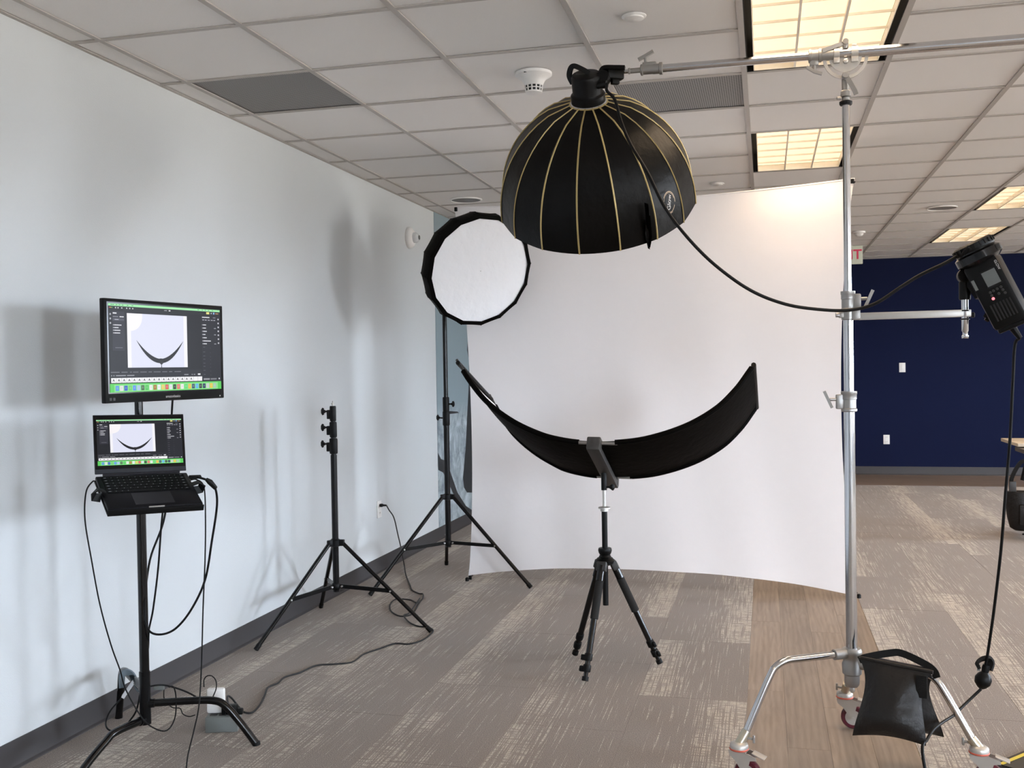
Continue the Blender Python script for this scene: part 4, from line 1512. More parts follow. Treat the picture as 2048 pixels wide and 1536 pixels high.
# lamp head on top of the dome
lh = thing('lamp_head', 'black cylindrical lamp head with loop handle on top of the dome softbox', 'lamp', ringc)
MB().lathe(ringc, -DD, [(0.062, -0.006), (0.064, 0.002), (0.064, 0.030), (0.058, 0.036), (0.056, 0.040), (0.056, 0.098), (0.052, 0.106), (0.046, 0.108)], 36).build('body', 'blackp', lh)
topc = ringc - DD * 0.108
hl = topc - V((0.055, 0, 0)) * 0.2
MB().tube(spline([topc + RX * -0.052 + DD * 0.034, topc + RX * -0.062 + DD * 0.004, topc + RX * -0.054 - DD * 0.024, topc + RX * -0.040 - DD * 0.032, topc + RX * -0.012 - DD * 0.018, topc + RX * 0.012 - DD * 0.002], 6), 0, flat=(0.018, 0.011)).build('handle', 'blackp', lh)
mb = MB().text('Glow', 0.016, topc - DD * 0.0006 + RX * -0.02, RX, RY * -1)
mb.build('head_print', 'lcd', lh, smooth=0)
jt = topc + DD * 0.02 + RX * 0.062
MB().lathe(jt - V((0, 0.022, 0)), (0, 1, 0), [(0.022, 0), (0.026, 0.004), (0.026, 0.04), (0.022, 0.044)], 18).tube([jt + DD * 0.03 - RX * 0.01, jt], 0.02, 10).build('tilt_joint', 'blackp', lh)
se = stud_end
mid = (jt + se) / 2
MB().box(mid + V((0.010, 0, 0)), ((se - jt).length * 0.9, 0.036, 0.036), x=se - jt, bevel=0.006).box(mid + V((0.012, 0.0, -0.026)), (0.03, 0.022, 0.02), x=se - jt, bevel=0.004).build('mount_clamp', 'blackp', lh)
MB().tube(spline([jt + V((-0.008, -0.006, 0.020)), jt + V((0.006, -0.010, 0.034)), jt + V((0.05, -0.014, 0.030)), jt + V((0.082, -0.016, 0.026))], 5), 0, flat=(0.016, 0.014)).build('clamp_lever', 'blackp', lh)
port = ringc - DD * 0.052 + RX * 0.045 - V((0, 0.035, 0))
MB().cyl(port, port + RX * 0.035 - V((0, 0.012, 0)), 0.013, n=12).build('cable_port', 'blackp', lh)

# ================================================================== MONOLIGHT ON THE SIDE ARM
mc = at_y(1991, 577, 3.66)
mu = (at_y(1940, 489, 3.66) - at_y(2030, 660, 3.66)).normalized()      # body axis, towards its lens end
mfwd = V((-0.42, -0.90, 0.05))
mfwd = (mfwd - mu * mfwd.dot(mu)).normalized()                          # the face with the display
mr = mu.cross(mfwd).normalized()
if mr.x < 0:
    mr = -mr
ml = thing('monolight', 'black studio monolight with display on the side arm of the chrome stand', 'lamp', (pinp.x, pinp.y, pt))
MP = lambda a, b_, c_: mc + mr * a + mu * b_ + mfwd * c_
BW, BH, BD = 0.112, 0.235, 0.095
MB().box(MP(0, -0.012, 0), (BW, BD, BH), x=mr, z=mu, bevel=0.014).build('body', 'blackp', ml)
MB().lathe(MP(0, BH / 2 - 0.02, 0), mu, [(0.060, 0), (0.074, 0.012), (0.074, 0.036), (0.064, 0.042), (0.064, 0.048)], 36).build('collar', 'blackg', ml)
MB().lathe(MP(0, BH / 2 + 0.026, 0), mu, [(0.064, 0), (0.066, 0.004), (0.066, 0.022), (0.058, 0.028)], 36).build('lens_cap', 'blackp', ml)
for k in range(24):
    a = 2 * math.pi * k / 24
    p = MP(0.0665 * math.cos(a), BH / 2 + 0.040, 0.0665 * math.sin(a))
    MB().box(p, (0.006, 0.004, 0.016), x=mfwd * math.cos(a) - mr * math.sin(a), z=mu).build('cap_rib', 'grip', ml, smooth=0)
MB().box(MP(0.070, BH / 2 + 0.005, 0.02), (0.018, 0.026, 0.020), x=mr, z=mu, bevel=0.004).build('mount_latch', 'clampg', ml)
fz_ = BD / 2 + 0.0006
MB().box(MP(0.012, 0.040, fz_), (0.044, 0.050, 0.001), x=mr, z=mfwd).build('display', 'lcd', ml, smooth=0)
MB().box(MP(0.012, 0.040, fz_ - 0.0003), (0.052, 0.060, 0.001), x=mr, z=mfwd).build('display_frame', 'blackg', ml, smooth=0)
for a, b_ in ((-0.012, -0.002), (-0.001, -0.001), (0.012, 0.000), (0.025, 0.001), (-0.012, -0.013), (0.026, -0.010), (0.028, -0.022), (0.010, -0.016)):
    MB().lathe(MP(a, b_ - 0.002, fz_ - 0.001), mfwd, [(0.0045, 0), (0.0042, 0.0022), (0.002, 0.0026)], 10).build('button', 'clampg', ml)
MB().lathe(MP(-0.012, -0.026, fz_ - 0.001), mfwd, [(0.0048, 0), (0.0046, 0.003), (0.002, 0.0036)], 12).build('power_button', 'pink', ml)
for k in range(7):
    MB().box(MP(-0.030 + k * 0.0105, -0.072, fz_), (0.0045, 0.058, 0.003), x=mr, z=mfwd).build('vent_slot', 'dark', ml, smooth=0)
MB().box(MP(-BW / 2 + 0.012, 0.038, fz_), (0.010, 0.036, 0.0008), x=mr, z=mfwd).build('serial_sticker', 'lcd', ml, smooth=0)
MB().text('GLOW', 0.011, MP(BW / 2 - 0.010, 0.070, fz_ + 0.0008), -mu, mr).build('side_print', 'text', ml, smooth=0)
MB().box(MP(0, -BH / 2 - 0.016, 0), (BW * 0.86, BD * 0.86, 0.016), x=mr, z=mu, bevel=0.005).build('end_plate', 'blackp', ml)
MB().tube([MP(-0.01, -BH / 2 - 0.02, 0.0), MP(-0.004, -BH / 2 - 0.065, 0.0)], [0.013, 0.008], 12).build('power_plug', 'blackp', ml)
# stirrup and swivel on the baby pin
sw = V((pinp.x, pinp.y, pt))
MB().lathe(sw, (0, 0, 1), [(0.017, -0.006), (0.019, -0.002), (0.019, 0.052), (0.015, 0.056)], 16).build('swivel_socket', 'blackp', ml)
MB().lathe(sw + V((-0.0, -0.02, 0.075)), (0, 1, 0), [(0.020, 0), (0.024, 0.004), (0.024, 0.036), (0.020, 0.040)], 20).build('tilt_joint', 'blackp', ml)
MB().tube([sw + V((0.0, 0, 0.075)), MP(-BW / 2 - 0.002, -0.005, 0)], 0, flat=(0.03, 0.02)).build('yoke', 'blackp', ml)
MB().tube(spline([sw + V((0.012, -0.016, 0.060)), sw + V((0.03, -0.02, 0.03)), sw + V((0.045, -0.022, -0.008))], 5), 0, flat=(0.013, 0.010)).build('tilt_lever', 'blackp', ml)
hp0, hp1 = MP(-BW / 2 + 0.01, -0.060, 0.0), at_y(1971, 636, 3.68)
MB().tube([hp0, hp0.lerp(hp1, 0.5), hp1], 0, flat=(0.026, 0.018)).tube([hp1, hp1 + V((0.012, 0, -0.008))], 0.008, 8).build('grip_handle', 'blackp', ml)

# ================================================================== SANDBAG OVER THE STAND LEG


def pillow(mb, c4, thick, n=14, dirn=None, fold=0.0):
    """padded pouch between four corners (top-left, top-right, bottom-right, bottom-left)"""
    tl, tr, brc, blc = [V(p) for p in c4]
    nv = (tr - tl).cross(blc - tl).normalized()
    for s_ in (-1, 1):
        rows = []
        for j in range(n + 1):
            v = j / n
            row = []
            for i in range(n + 1):
                u = i / n
                p = (tl * (1 - u) + tr * u) * (1 - v) + (blc * (1 - u) + brc * u) * v
                b_ = (1 - abs(2 * u - 1) ** 2.6) * (1 - abs(2 * v - 1.0) ** 3.2) * (0.30 + 0.85 * v)
                pin = 0.027 * math.sin(math.pi * v ** 0.62) ** 1.4 * (1 - 2 * u)
                p = p + (tr - tl).normalized() * pin - (blc - tl).normalized() * (0.014 * math.sin(math.pi * u) * (v ** 4))
                wr = fold * math.sin(u * 15 + v * 5) * (1 - v) * b_ + fold * 0.8 * math.sin(v * 22 + u * 4) * v * b_ * (u ** 2)
                row.append(p + nv * (s_ * (thick * b_ * 0.5 + 0.0015) + wr))
            rows.append(row)
        mb.grid(rows if s_ > 0 else [r[::-1] for r in rows])
    return mb


sg = thing('sandbag', 'black nylon sandbag slung over the right leg of the chrome stand', 'sandbag', (0.43, 3.66, 0.1))
yb0 = 3.60
c4 = [at_y(1718, 1316, 3.62), at_y(1866, 1346, 3.55), at_y(1852, 1492, 3.50), at_y(1705, 1471, 3.57)]
pillow(MB(), c4, 0.13, fold=0.007).build('front_pouch', 'nylon', sg, smooth=80)
c4b = [at_y(1745, 1326, 3.74), at_y(1870, 1350, 3.70), at_y(1888, 1474, 3.76), at_y(1760, 1466, 3.80)]
pillow(MB(), c4b, 0.10, fold=0.006).build('back_pouch', 'nylon', sg, smooth=80)
legd, legp, lege = LEGS[1]
top_a, top_b = at_y(1718, 1316, 3.665), at_y(1866, 1346, 3.625)
MB().tube([(c4[0] + V((0, 0, 0.002))).lerp(c4[1] + V((0, 0, 0.002)), k / 6) for k in range(7)], 0.007, 8).build('top_seam', 'nylon', sg)
rows = [[(c4[0].lerp(c4[1], u), top_a.lerp(top_b, u) + V((0, 0, 0.012)), c4b[0].lerp(c4b[1], u))[j] for u in (0.04, 0.35, 0.7, 0.98)] for j in range(3)]
MB().sheet(rows, (0, 0, 0.003)).build('saddle_web', 'nylon', sg, smooth=60)
MB().tube(spline([at_y(1718, 1320, 3.63), at_y(1735, 1314, 3.63), at_y(1780, 1306, 3.64), at_y(1805, 1307, 3.64), at_y(1850, 1328, 3.62), at_y(1868, 1342, 3.61), at_y(1874, 1356, 3.60)], 6), 0, flat=(0.004, 0.024)).build('carry_strap', 'strap', sg)
MB().box(c4[1].lerp(c4[2], 0.2) + (c4[0] - c4[1]) * 0.14 + V((0, -0.016, 0)), (0.035, 0.006, 0.075), x=c4[1] - c4[0], bevel=0.002).build('strap_tab', 'strap', sg)

# ================================================================== MONITOR CART
MC = V((-2.294, 3.355, 0))
ms = thing('monitor_stand', 'black pole stand with bent tubular legs carrying monitor and laptop', 'stand', MC)
mz = lambda py, px=287: at_plane(px, py, MC, V((MC.x, MC.y, 0))).z
z0 = mz(1448)
MB().cyl(MC + V((0, 0, z0)), MC + V((0, 0, mz(1343))), 0.0205, n=20).build('base_sleeve', 'black', ms)
MB().cyl(MC + V((0, 0, z0 + 0.05)), MC + V((0, 0, 1.18)), 0.0175, n=20).build('lower_tube', 'blackg', ms)
MB().cyl(MC + V((0, 0, 1.15)), MC + V((0, 0, 1.58)), 0.0150, n=20).build('upper_tube', 'blackg', ms)
f_r, f_b = at_z(512, 1490), at_z(238, 1436)
f_l = V((-2.335, 2.985, 0))
for ft, zz, kk, rr in ((f_r, mz(1407), 0.68, 0.0145), (f_b, mz(1382), 0.80, 0.0145), (f_l, mz(1438), 0.52, 0.0145)):
    d = V((ft.x - MC.x, ft.y - MC.y, 0))
    Ld = d.length
    d.normalize()
    hub_ = MC + V((0, 0, zz))
    pts_ = [hub_ + d * 0.018, hub_ + d * (Ld * kk * 0.6) + V((0, 0, 0.004)), hub_ + d * (Ld * kk * 0.9) + V((0, 0, 0.002)), hub_ + d * (Ld * kk * 1.06) + V((0, 0, -zz * 0.10)), V((ft.x, ft.y, 0)) - d * (Ld * (1 - kk) * 0.45) + V((0, 0, zz * 0.52)), V((ft.x, ft.y, 0.006))]
    leg = MB().tube(spline(pts_, 6), rr, 12).build('leg', 'blackg', ms)
    MB().tube([V((ft.x, ft.y, 0.012)), V((ft.x, ft.y, 0.0)) + d * 0.002], rr * 1.06, 12).build('foot_cap', 'rubber', leg)
    MB().cyl(hub_ - d * 0.002, hub_ + d * 0.034, rr * 1.18, n=12).build('leg_socket', 'black', ms)
# tray arms
lcen = V((-2.07, 3.08, 0))

# ---------------------------------------------------------------- pictures on the screens


def ui_polys(aspect):
    """flat shapes of the tethering software: (points in 0..1 from top left, colour)"""
    P_ = []
    R = lambda x0, y0, x1, y1, col: P_.append(([(x0, y0), (x1, y0), (x1, y1), (x0, y1)], col))
    rnd = random.Random(3)
    R(0, 0, 1, 1, (30, 30, 34))
    R(0, 0, 1, 0.026, (168, 240, 176))
    for x in (0.02, 0.035, 0.06, 0.085, 0.11, 0.15, 0.19, 0.78, 0.82, 0.85, 0.88, 0.92):
        R(x, 0.008, x + 0.014, 0.017, (96, 160, 112))
    R(0, 0.026, 1, 0.075, (34, 35, 38))
    for i, col in enumerate(((236, 96, 84), (240, 190, 70), (100, 200, 90))):
        R(0.008 + i * 0.010, 0.040, 0.014 + i * 0.010, 0.050, col)
    for x in (0.055, 0.075, 0.105, 0.145, 0.170, 0.195):
        R(x, 0.038, x + 0.009, 0.053, (206, 206, 210))
    R(0.47, 0.042, 0.495, 0.050, (170, 170, 174))
    R(0.51, 0.039, 0.526, 0.052, (226, 226, 230))
    R(0.865, 0.034, 0.895, 0.060, (242, 232, 140))
    R(0.910, 0.040, 0.918, 0.055, (220, 220, 224))
    R(0.932, 0.036, 0.946, 0.058, (150, 190, 240))
    R(0.955, 0.043, 0.985, 0.053, (200, 150, 110))
    # left tool panel
    R(0.03, 0.085, 0.128, 0.53, (48, 48, 56))
    for y in (0.11, 0.16, 0.21):
        R(0.010, y, 0.022, y + 0.02, (170, 170, 176))
    R(0.036, 0.100, 0.066, 0.114, (228, 228, 232))
    R(0.036, 0.142, 0.080, 0.150, (140, 140, 148))
    R(0.090, 0.140, 0.124, 0.151, (226, 226, 230))
    R(0.034, 0.165, 0.126, 0.192, (78, 78, 88))
    R(0.050, 0.174, 0.082, 0.183, (170, 170, 178))
    for y, w in ((0.235, 0.06), (0.265, 0.036), (0.295, 0.05), (0.325, 0.048)):
        R(0.036, y, 0.040, y + 0.010, (226, 226, 230))
        R(0.044, y, 0.044 + w, y + 0.010, (222, 222, 228))
    R(0.05, 0.492, 0.11, 0.500, (110, 110, 118))
    # the picture
    X0, Y0, X1, Y1 = 0.149, 0.10, 0.675, 0.722
    R(X0, Y0, X1, Y1, (246, 245, 250))
    I = lambda u, v: (X0 + (X1 - X0) * u, Y0 + (Y1 - Y0) * v)
    P_.append(([I(0.06, 0), I(0.94, 0), I(0.94, 1), I(0.06, 1)], (226, 228, 246)))
    P_.append(([I(0, 0)] + [I(0.245 * math.cos(a) ** 0.8 if math.cos(a) > 0 else 0, 0.33 * math.sin(a) ** 0.8 if math.sin(a) > 0 else 0) for a in [math.pi / 2 * k / 10 for k in range(11)]], (250, 246, 248)))
    lo_, hi_ = [], []
    for k in range(25):
        t_ = k / 24
        u = 0.145 + 0.78 * t_
        s_ = (2 * t_ - 1)
        lo_.append(I(u, 0.92 - 0.42 * abs(s_) ** 2.1))
        hi_.append(I(u, 0.84 - 0.345 * abs(s_) ** 1.75 - 0.002))
    for k in range(24):
        P_.append(([hi_[k], hi_[k + 1], lo_[k + 1], lo_[k]], (30, 29, 30)))
    P_.append(([I(0.515, 0.83), I(0.56, 0.83), I(0.575, 0.92), I(0.545, 0.955), I(0.515, 0.92)], (38, 37, 38)))
    P_.append(([I(0.54, 0.94), I(0.55, 0.94), I(0.552, 1.0), I(0.54, 1.0)], (60, 60, 62)))
    # right tool panel
    R(0.815, 0.085, 1.0, 0.90, (36, 36, 42))
    R(0.822, 0.095, 0.895, 0.107, (226, 226, 230))
    R(0.930, 0.096, 0.955, 0.107, (130, 130, 138))
    R(0.822, 0.125, 0.955, 0.142, (70, 70, 80))
    for x in (0.825, 0.85, 0.88, 0.91, 0.935):
        R(x, 0.130, x + 0.016, 0.138, (190, 190, 196))
    for y, w in ((0.19, 0.03), (0.23, 0.028), (0.27, 0.036), (0.31, 0.022), (0.35, 0.034), (0.39, 0.075), (0.425, 0.034)):
        R(0.822, y, 0.826, y + 0.011, (222, 222, 228))
        R(0.830, y, 0.830 + w, y + 0.011, (224, 224, 230))
    for y in (0.23, 0.31, 0.425):
        R(0.938, y, 0.958, y + 0.011, (150, 150, 158))
    for y in (0.47, 0.53, 0.58, 0.62, 0.67, 0.71, 0.76, 0.81):
        R(0.826, y, 0.846, y + 0.007, (86, 86, 94))
        R(0.895, y + 0.010, 0.900, y + 0.016, (86, 86, 94))
    for y in (0.11, 0.16, 0.21, 0.26, 0.31, 0.36, 0.41, 0.86):
        R(0.975, y, 0.988, y + 0.018, (206, 206, 212))
    R(0.825, 0.862, 0.886, 0.882, (150, 150, 156))
    R(0.895, 0.862, 0.955, 0.882, (120, 120, 126))
    # info rows and filmstrip
    R(0.0, 0.752, 0.812, 0.83, (38, 38, 43))
    for x, w in ((0.01, 0.07), (0.095, 0.05), (0.165, 0.015), (0.19, 0.045), (0.25, 0.055), (0.32, 0.03), (0.365, 0.06), (0.44, 0.045), (0.50, 0.03), (0.55, 0.06)):
        R(x, 0.770, x + w, 0.777, (130, 130, 136))
    for x, w in ((0.012, 0.008), (0.03, 0.008), (0.05, 0.08), (0.14, 0.06), (0.64, 0.04), (0.71, 0.01), (0.73, 0.014)):
        R(x, 0.806, x + w, 0.816, (160, 160, 166))
    R(0.770, 0.800, 0.795, 0.818, (232, 232, 236))
    for i in range(19):
        x0 = 0.012 + i * 0.0421
        R(x0, 0.838, x0 + 0.0405, 0.892, (246, 245, 248))
        xm = x0 + 0.016
        if i < 17:
            P_.append(([(xm, 0.852), (xm + 0.006, 0.850), (xm + 0.014, 0.880), (xm + 0.010, 0.880), (xm + 0.004, 0.868), (xm - 0.004, 0.880), (xm - 0.006, 0.876)], (110, 108, 110)))
    # dock over the green wallpaper
    R(0, 0.902, 1, 1, (92, 208, 92))
    R(0.035, 0.915, 0.965, 0.995, (140, 226, 140))
    cols = [(80, 150, 230), (226, 226, 226), (50, 90, 200), (110, 210, 110), (90, 150, 240), (170, 200, 236), (70, 110, 70), (80, 200, 90), (238, 238, 232), (176, 122, 50), (240, 240, 244), (236, 210, 100), (230, 90, 90),
            (226, 232, 238), (38, 60, 40), (236, 120, 110), (240, 236, 236), (100, 220, 120), (240, 190, 70), (56, 82, 110), (90, 180, 240), (50, 60, 54), (30, 50, 90), (206, 206, 206), (240, 200, 60), (170, 196, 180)]
    for i, col in enumerate(cols):
        x0 = 0.045 + i * 0.0350
        R(x0, 0.926, x0 + 0.027, 0.984, col)
        R(x0 + 0.008, 0.940, x0 + 0.019, 0.966, tuple(min(255, int(q * 0.6 + 80)) for q in col))
    return P_


def screen_mesh(name, parent, origin, ex_, ey_, n, w, h, material):
    """origin = top left corner; ex_ to the right, ey_ down"""
    me = bpy.data.meshes.new(name)
    vs_, fs, cols = [], [], []
    org = ORIGIN[parent.name]
    for k, (pts_, col) in enumerate(ui_polys(w / h)):
        b_ = len(vs_)
        off = n * (0.000004 * k)
        vs_ += [tuple(V(origin) + ex_ * (u * w) + ey_ * (v * h) + off - org) for u, v in pts_]
        fs.append(list(range(b_, b_ + len(pts_))))
        cols.append((*lin(col), 1))
    me.from_pydata(vs_, [], fs)
    at_ = me.color_attributes.new('ink', 'FLOAT_COLOR', 'CORNER')
    for p, c_ in zip(me.polygons, cols):
        for li in p.loop_indices:
            at_.data[li].color = c_
    me.materials.append(MT[material])
    o = bpy.data.objects.new(name, me)
    COL.objects.link(o)
    o.parent = parent
    return o


# monitor
mA, mB_ = V((-2.2775, 3.137, 1.5045)), V((-2.155, 3.735, 1.507))
mdir = V((mB_.x - mA.x, mB_.y - mA.y, 0)).normalized()
mn = mdir.cross(V((0, 0, 1)))                       # out of the screen
if mn.dot(CP - mA) < 0:
    mn = -mn
mctr = V(((mA.x + mB_.x) / 2, (mA.y + mB_.y) / 2, 1.506))
MWD, MHT = (mB_ - mA).length, 0.376
mo = thing('monitor', 'black flat monitor showing editing software, on the pole above the laptop', 'monitor', mctr)
UP = V((0, 0, 1))
MB().box(mctr - mn * 0.011, (MWD, 0.022, MHT), x=mdir, bevel=0.003).build('bezel', 'blackp', mo)
MB().box(mctr - mn * 0.035, (MWD * 0.6, 0.035, MHT * 0.6), x=mdir, bevel=0.012).build('rear_housing', 'blackp', mo)
mside, mtop, mbot = 0.020, 0.016, 0.036
SW, SH = MWD - 2 * 0.012, MHT - 0.012 - 0.034
MB().box(mctr + mn * 0.0003 + UP * ((0.034 - 0.012) / 2), (SW, 0.0012, SH), x=mdir).build('panel_glass', 'screenglass', mo, smooth=0)
so = mctr - mdir * (SW / 2 - 0.006) + UP * (MHT / 2 - 0.018) + mn * 0.0012
screen_mesh('screen_image', mo, so, mdir, -UP, mn, SW - 0.012, SH - 0.010, 'screen')
MB().text('amazonbasics', 0.014, mctr + UP * (-MHT / 2 + 0.016) + mn * 0.0012 + mdir * 0.02, mdir, UP).build('brand_print', 'text', mo, smooth=0)
mb = MB()
for k in range(2):
    mb.box(mctr - mdir * (MWD / 2 - 0.022 - k * 0.016) + UP * (-MHT / 2 + 0.014) + mn * 0.0006, (0.010, 0.0008, 0.010), x=mdir)
mb.build('sticker', 'clampg', mo, smooth=0)
MB().box(mctr + mdir * (MWD / 2 - 0.025) + UP * (-MHT / 2 + 0.010) + mn * 0.0006, (0.005, 0.0008, 0.005), x=mdir).build('power_led', 'text', mo, smooth=0)
vb = mctr - mn * 0.052
MB().box(vb, (0.1, 0.008, 0.1), x=mdir, bevel=0.002).tube([vb, V((MC.x, MC.y, vb.z))], 0.014, 10).lathe(V((MC.x, MC.y, vb.z - 0.03)), (0, 0, 1), [(0.019, 0), (0.023, 0.004), (0.023, 0.056), (0.019, 0.06)], 16).build('wall_mount', 'black', mo)

# laptop tray
hl_, hr_ = V((-2.255, 3.038, 1.072)), V((-2.045, 3.270, 1.064))
lx = (hr_ - hl_)
LW = lx.length
lx.normalize()
hc = (hl_ + hr_) / 2
fc_ = (V((-2.087, 2.889, 0.969)) + V((-1.887, 3.119, 0.966))) / 2
ld_ = fc_ - hc
ld_ = (ld_ - lx * ld_.dot(lx))
LDp = 0.221
ld_.normalize()
ln = lx.cross(ld_).normalized()
if ln.z < 0:
    ln = -ln
tr = thing('laptop_tray', 'black tilted laptop tray with side hooks on the monitor pole', 'tray', (MC.x, MC.y, 0.95))
tcx = hc + ld_ * (LDp / 2 + 0.006) - ln * 0.021
MB().box(tcx, (LW + 0.004, LDp + 0.004, 0.008), x=lx, z=ln, bevel=0.002).build('plate', 'blackp', tr)
lip = hc + ld_ * (LDp + 0.010) - ln * 0.014
MB().box(lip, (LW + 0.004, 0.006, 0.022), x=lx, z=ln, bevel=0.002).build('front_lip', 'blackp', tr)
for s_, q in ((-1, 0.55), (1, 0.48)):
    p = hc + lx * (s_ * (LW / 2 + 0.002)) + ld_ * (LDp * q) - ln * 0.018
    MB().tube([p, p + lx * (s_ * 0.022) + ln * 0.004, p + lx * (s_ * 0.026) + ln * 0.020, p + lx * (s_ * 0.012) + ln * 0.034, p - lx * (s_ * 0.010) + ln * 0.0255], 0, flat=(0.005, 0.030)).build('side_hook', 'blackp', tr)
MB().tube([tcx - ln * 0.004, tcx - ln * 0.05, V((MC.x, MC.y, tcx.z - 0.055))], 0.013, 10).lathe(V((MC.x, MC.y, tcx.z - 0.085)), (0, 0, 1), [(0.019, 0), (0.024, 0.004), (0.024, 0.056), (0.019, 0.06)], 16).build('pole_bracket', 'black', tr)

lt = thing('laptop', 'dark grey open laptop showing editing software on the tray', 'laptop', hc)
MB().box(hc + ld_ * (LDp / 2 + 0.004) - ln * 0.008, (LW, LDp, 0.015), x=lx, z=ln, bevel=0.004).build('base', 'alu', lt)
kz = 0.0004
kc = hc + ld_ * 0.072 + ln * kz
MB().box(kc - ln * 0.0006, (LW * 0.90, 0.108, 0.001), x=lx, z=ln).build('key_well', 'keys', lt, smooth=0)
rows_k = [(14, 0.0), (14, 0.0), (14, 0.0), (13, 0.0), (12, 0.0), (10, 0.0)]
ky0, kh = 0.024, 0.0185
KM = {}
for r_, (cnt, _o) in enumerate(rows_k):
    tot = LW * 0.885
    for k in range(cnt):
        w_ = tot / cnt
        wk = w_
        x_ = -tot / 2 + w_ * (k + 0.5)
        if r_ == 5:
            widths = [1, 1, 1, 1.25, 5, 1.25, 1, 1, 1, 1]
            tt = sum(widths)
            x_ = -tot / 2 + tot * (sum(widths[:k]) + widths[k] / 2) / tt
            wk = tot * widths[k] / tt
        c_ = hc + lx * x_ + ld_ * (ky0 + kh * r_) + ln * 0.0012
        ko = MB().box(c_, (wk - 0.0025, (kh if r_ else kh * 0.8) - 0.0025, 0.0016), x=lx, z=ln).build('key', 'keys', lt, smooth=0)
        if not (r_ == 5 and k == 4):
            MB().box(c_ + ln * 0.0009 + lx * (0.001 * ((k % 3) - 1)), (0.0030 if 0 < k < cnt - 1 else 0.008, 0.0026 if r_ < 5 else 0.0020, 0.0002), x=lx, z=ln).build('legend', 'keytext', ko, smooth=0)
MB().box(hc + ld_ * (LDp * 0.775) + ln * 0.0003, (0.130, 0.076, 0.0006), x=lx, z=ln).build('trackpad', 'pad', lt, smooth=0)
MB().box(hc + ld_ * (LDp + 0.0042) - ln * 0.002, (0.052, 0.002, 0.005), x=lx, z=ln, bevel=0.0008).build('finger_notch', 'zinc', lt)
lidtop = (at_d(182, 835, 3.53) + at_d(362, 828, 3.705)) / 2
lup = (lidtop - hc)
lup = (lup - lx * lup.dot(lx))
LH = lup.length
lup.normalize()
lnn = lup.cross(lx).normalized()
if lnn.dot(CP - hc) < 0:
    lnn = -lnn
lid = MB().box(hc + lup * (LH / 2 + 0.004) - lnn * 0.003, (LW, LH, 0.005), x=lx, z=lnn, bevel=0.002).build('lid', 'alu', lt)
MB().box(hc + lup * (LH * 0.545) + lnn * 0.0002, (LW - 0.006, LH * 0.89, 0.0012), x=lx, z=lnn).build('screen_glass', 'screenglass', lid, smooth=0)
MB().tube([hc + lx * (LW * q) + ln * 0.001 for q in (-0.42, 0.42)], 0.005, 8).build('hinge_bar', 'pad', lt)
sw_, sh_ = LW - 0.020, LH * 0.775
screen_mesh('screen_image', lid, hc - lx * (sw_ / 2) + lup * (LH * 0.935) + lnn * 0.0010, lx, -lup, lnn, sw_, sh_, 'laptopscreen')

# ================================================================== CABLES AND POWER ON THE LEFT


def cable(name, label, pts_, r, mt='rubber', cat='cable', n=7, sub=8):
    pp = spline(pts_, sub)
    o = MB().tube(pp, r, n).build(name, mt, None, smooth=60, loc=pp[0])
    return tag(o, label, cat)


g = lambda px, py, r=0.004: at_z(px, py, r)
D_ = lambda px, py, t_: at_d(px, py, t_)
# laptop charging lead on the left
pl = hc - lx * (LW / 2 + 0.002) + ld_ * 0.03 - ln * 0.006
cable('charging_cable', 'thin dark cable from the left side of the laptop down to the floor', [pl, pl - lx * 0.012 + V((0, 0, -0.001)), D_(172, 985, 3.45), D_(170, 1040, 3.47), D_(183, 1120, 3.5), D_(200, 1210, 3.55), D_(222, 1290, 3.62), D_(240, 1340, 3.68), D_(252, 1380, 3.7), D_(285, 1437, 3.70), D_(312, 1458, 3.72), D_(335, 1460, 3.74), D_(350, 1435, 3.78), D_(352, 1395, 3.84), D_(347, 1374, 3.87), D_(338, 1374, 3.9)], 0.0026)
# cables on the right of the laptop
pr_ = hc + lx * (LW / 2 + 0.002) + ld_ * 0.035 - ln * 0.006
cable('video_cable', 'thick black looping cable from the right side of the laptop up behind the monitor', [pr_, pr_ + lx * 0.03, D_(418, 962, 3.62), D_(430, 975, 3.64), D_(434, 1010, 3.66), D_(424, 1080, 3.68), D_(410, 1160, 3.70), D_(382, 1220, 3.72), D_(350, 1258, 3.74), D_(318, 1269, 3.76), D_(296, 1258, 3.78), D_(289, 1215, 3.79), D_(300, 1120, 3.95), D_(330, 1030, 3.98), D_(340, 900, 3.98), D_(344, 820, 3.98), D_(346, 790, 3.95)], 0.0042)
tag(MB().tube([D_(412, 958, 3.615), D_(420, 964, 3.62), D_(431, 976, 3.64)], [0.006, 0.0105, 0.008], 10).build('ferrite_core', 'blackp', None, loc=D_(420, 964, 3.62)), 'black ferrite core on the thick cable beside the laptop', 'ferrite core')
tag(MB().box(pr_ + lx * 0.022 - ld_ * 0.004, (0.044, 0.016, 0.010), x=lx, z=ln, bevel=0.003).build('cable_plug', 'blackp', None, loc=pr_), 'black plug in the right side of the laptop', 'plug')
pr2 = pr_ + ld_ * 0.016
cable('tether_cable', 'thin dark cable hanging straight from the right side of the laptop past the power box', [pr2, pr2 + lx * 0.022, D_(408, 975, 3.62), D_(411, 1040, 3.62), D_(410, 1120, 3.62), D_(406, 1220, 3.64), D_(403, 1330, 3.66), D_(398, 1410, 3.64), D_(388, 1460, 3.55), D_(376, 1510, 3.50), D_(372, 1545, 3.48)], 0.0026)
cable('tray_cable', 'black cable hanging from under the laptop tray along the pole', [D_(326, 1018, 3.70), D_(322, 1060, 3.72), D_(316, 1140, 3.74), D_(306, 1220, 3.77), D_(298, 1260, 3.80), D_(296, 1300, 3.86), D_(286, 1340, 3.9), D_(281, 1380, 3.93), D_(273, 1420, 3.95), D_(258, 1444, 3.96)], 0.0036)
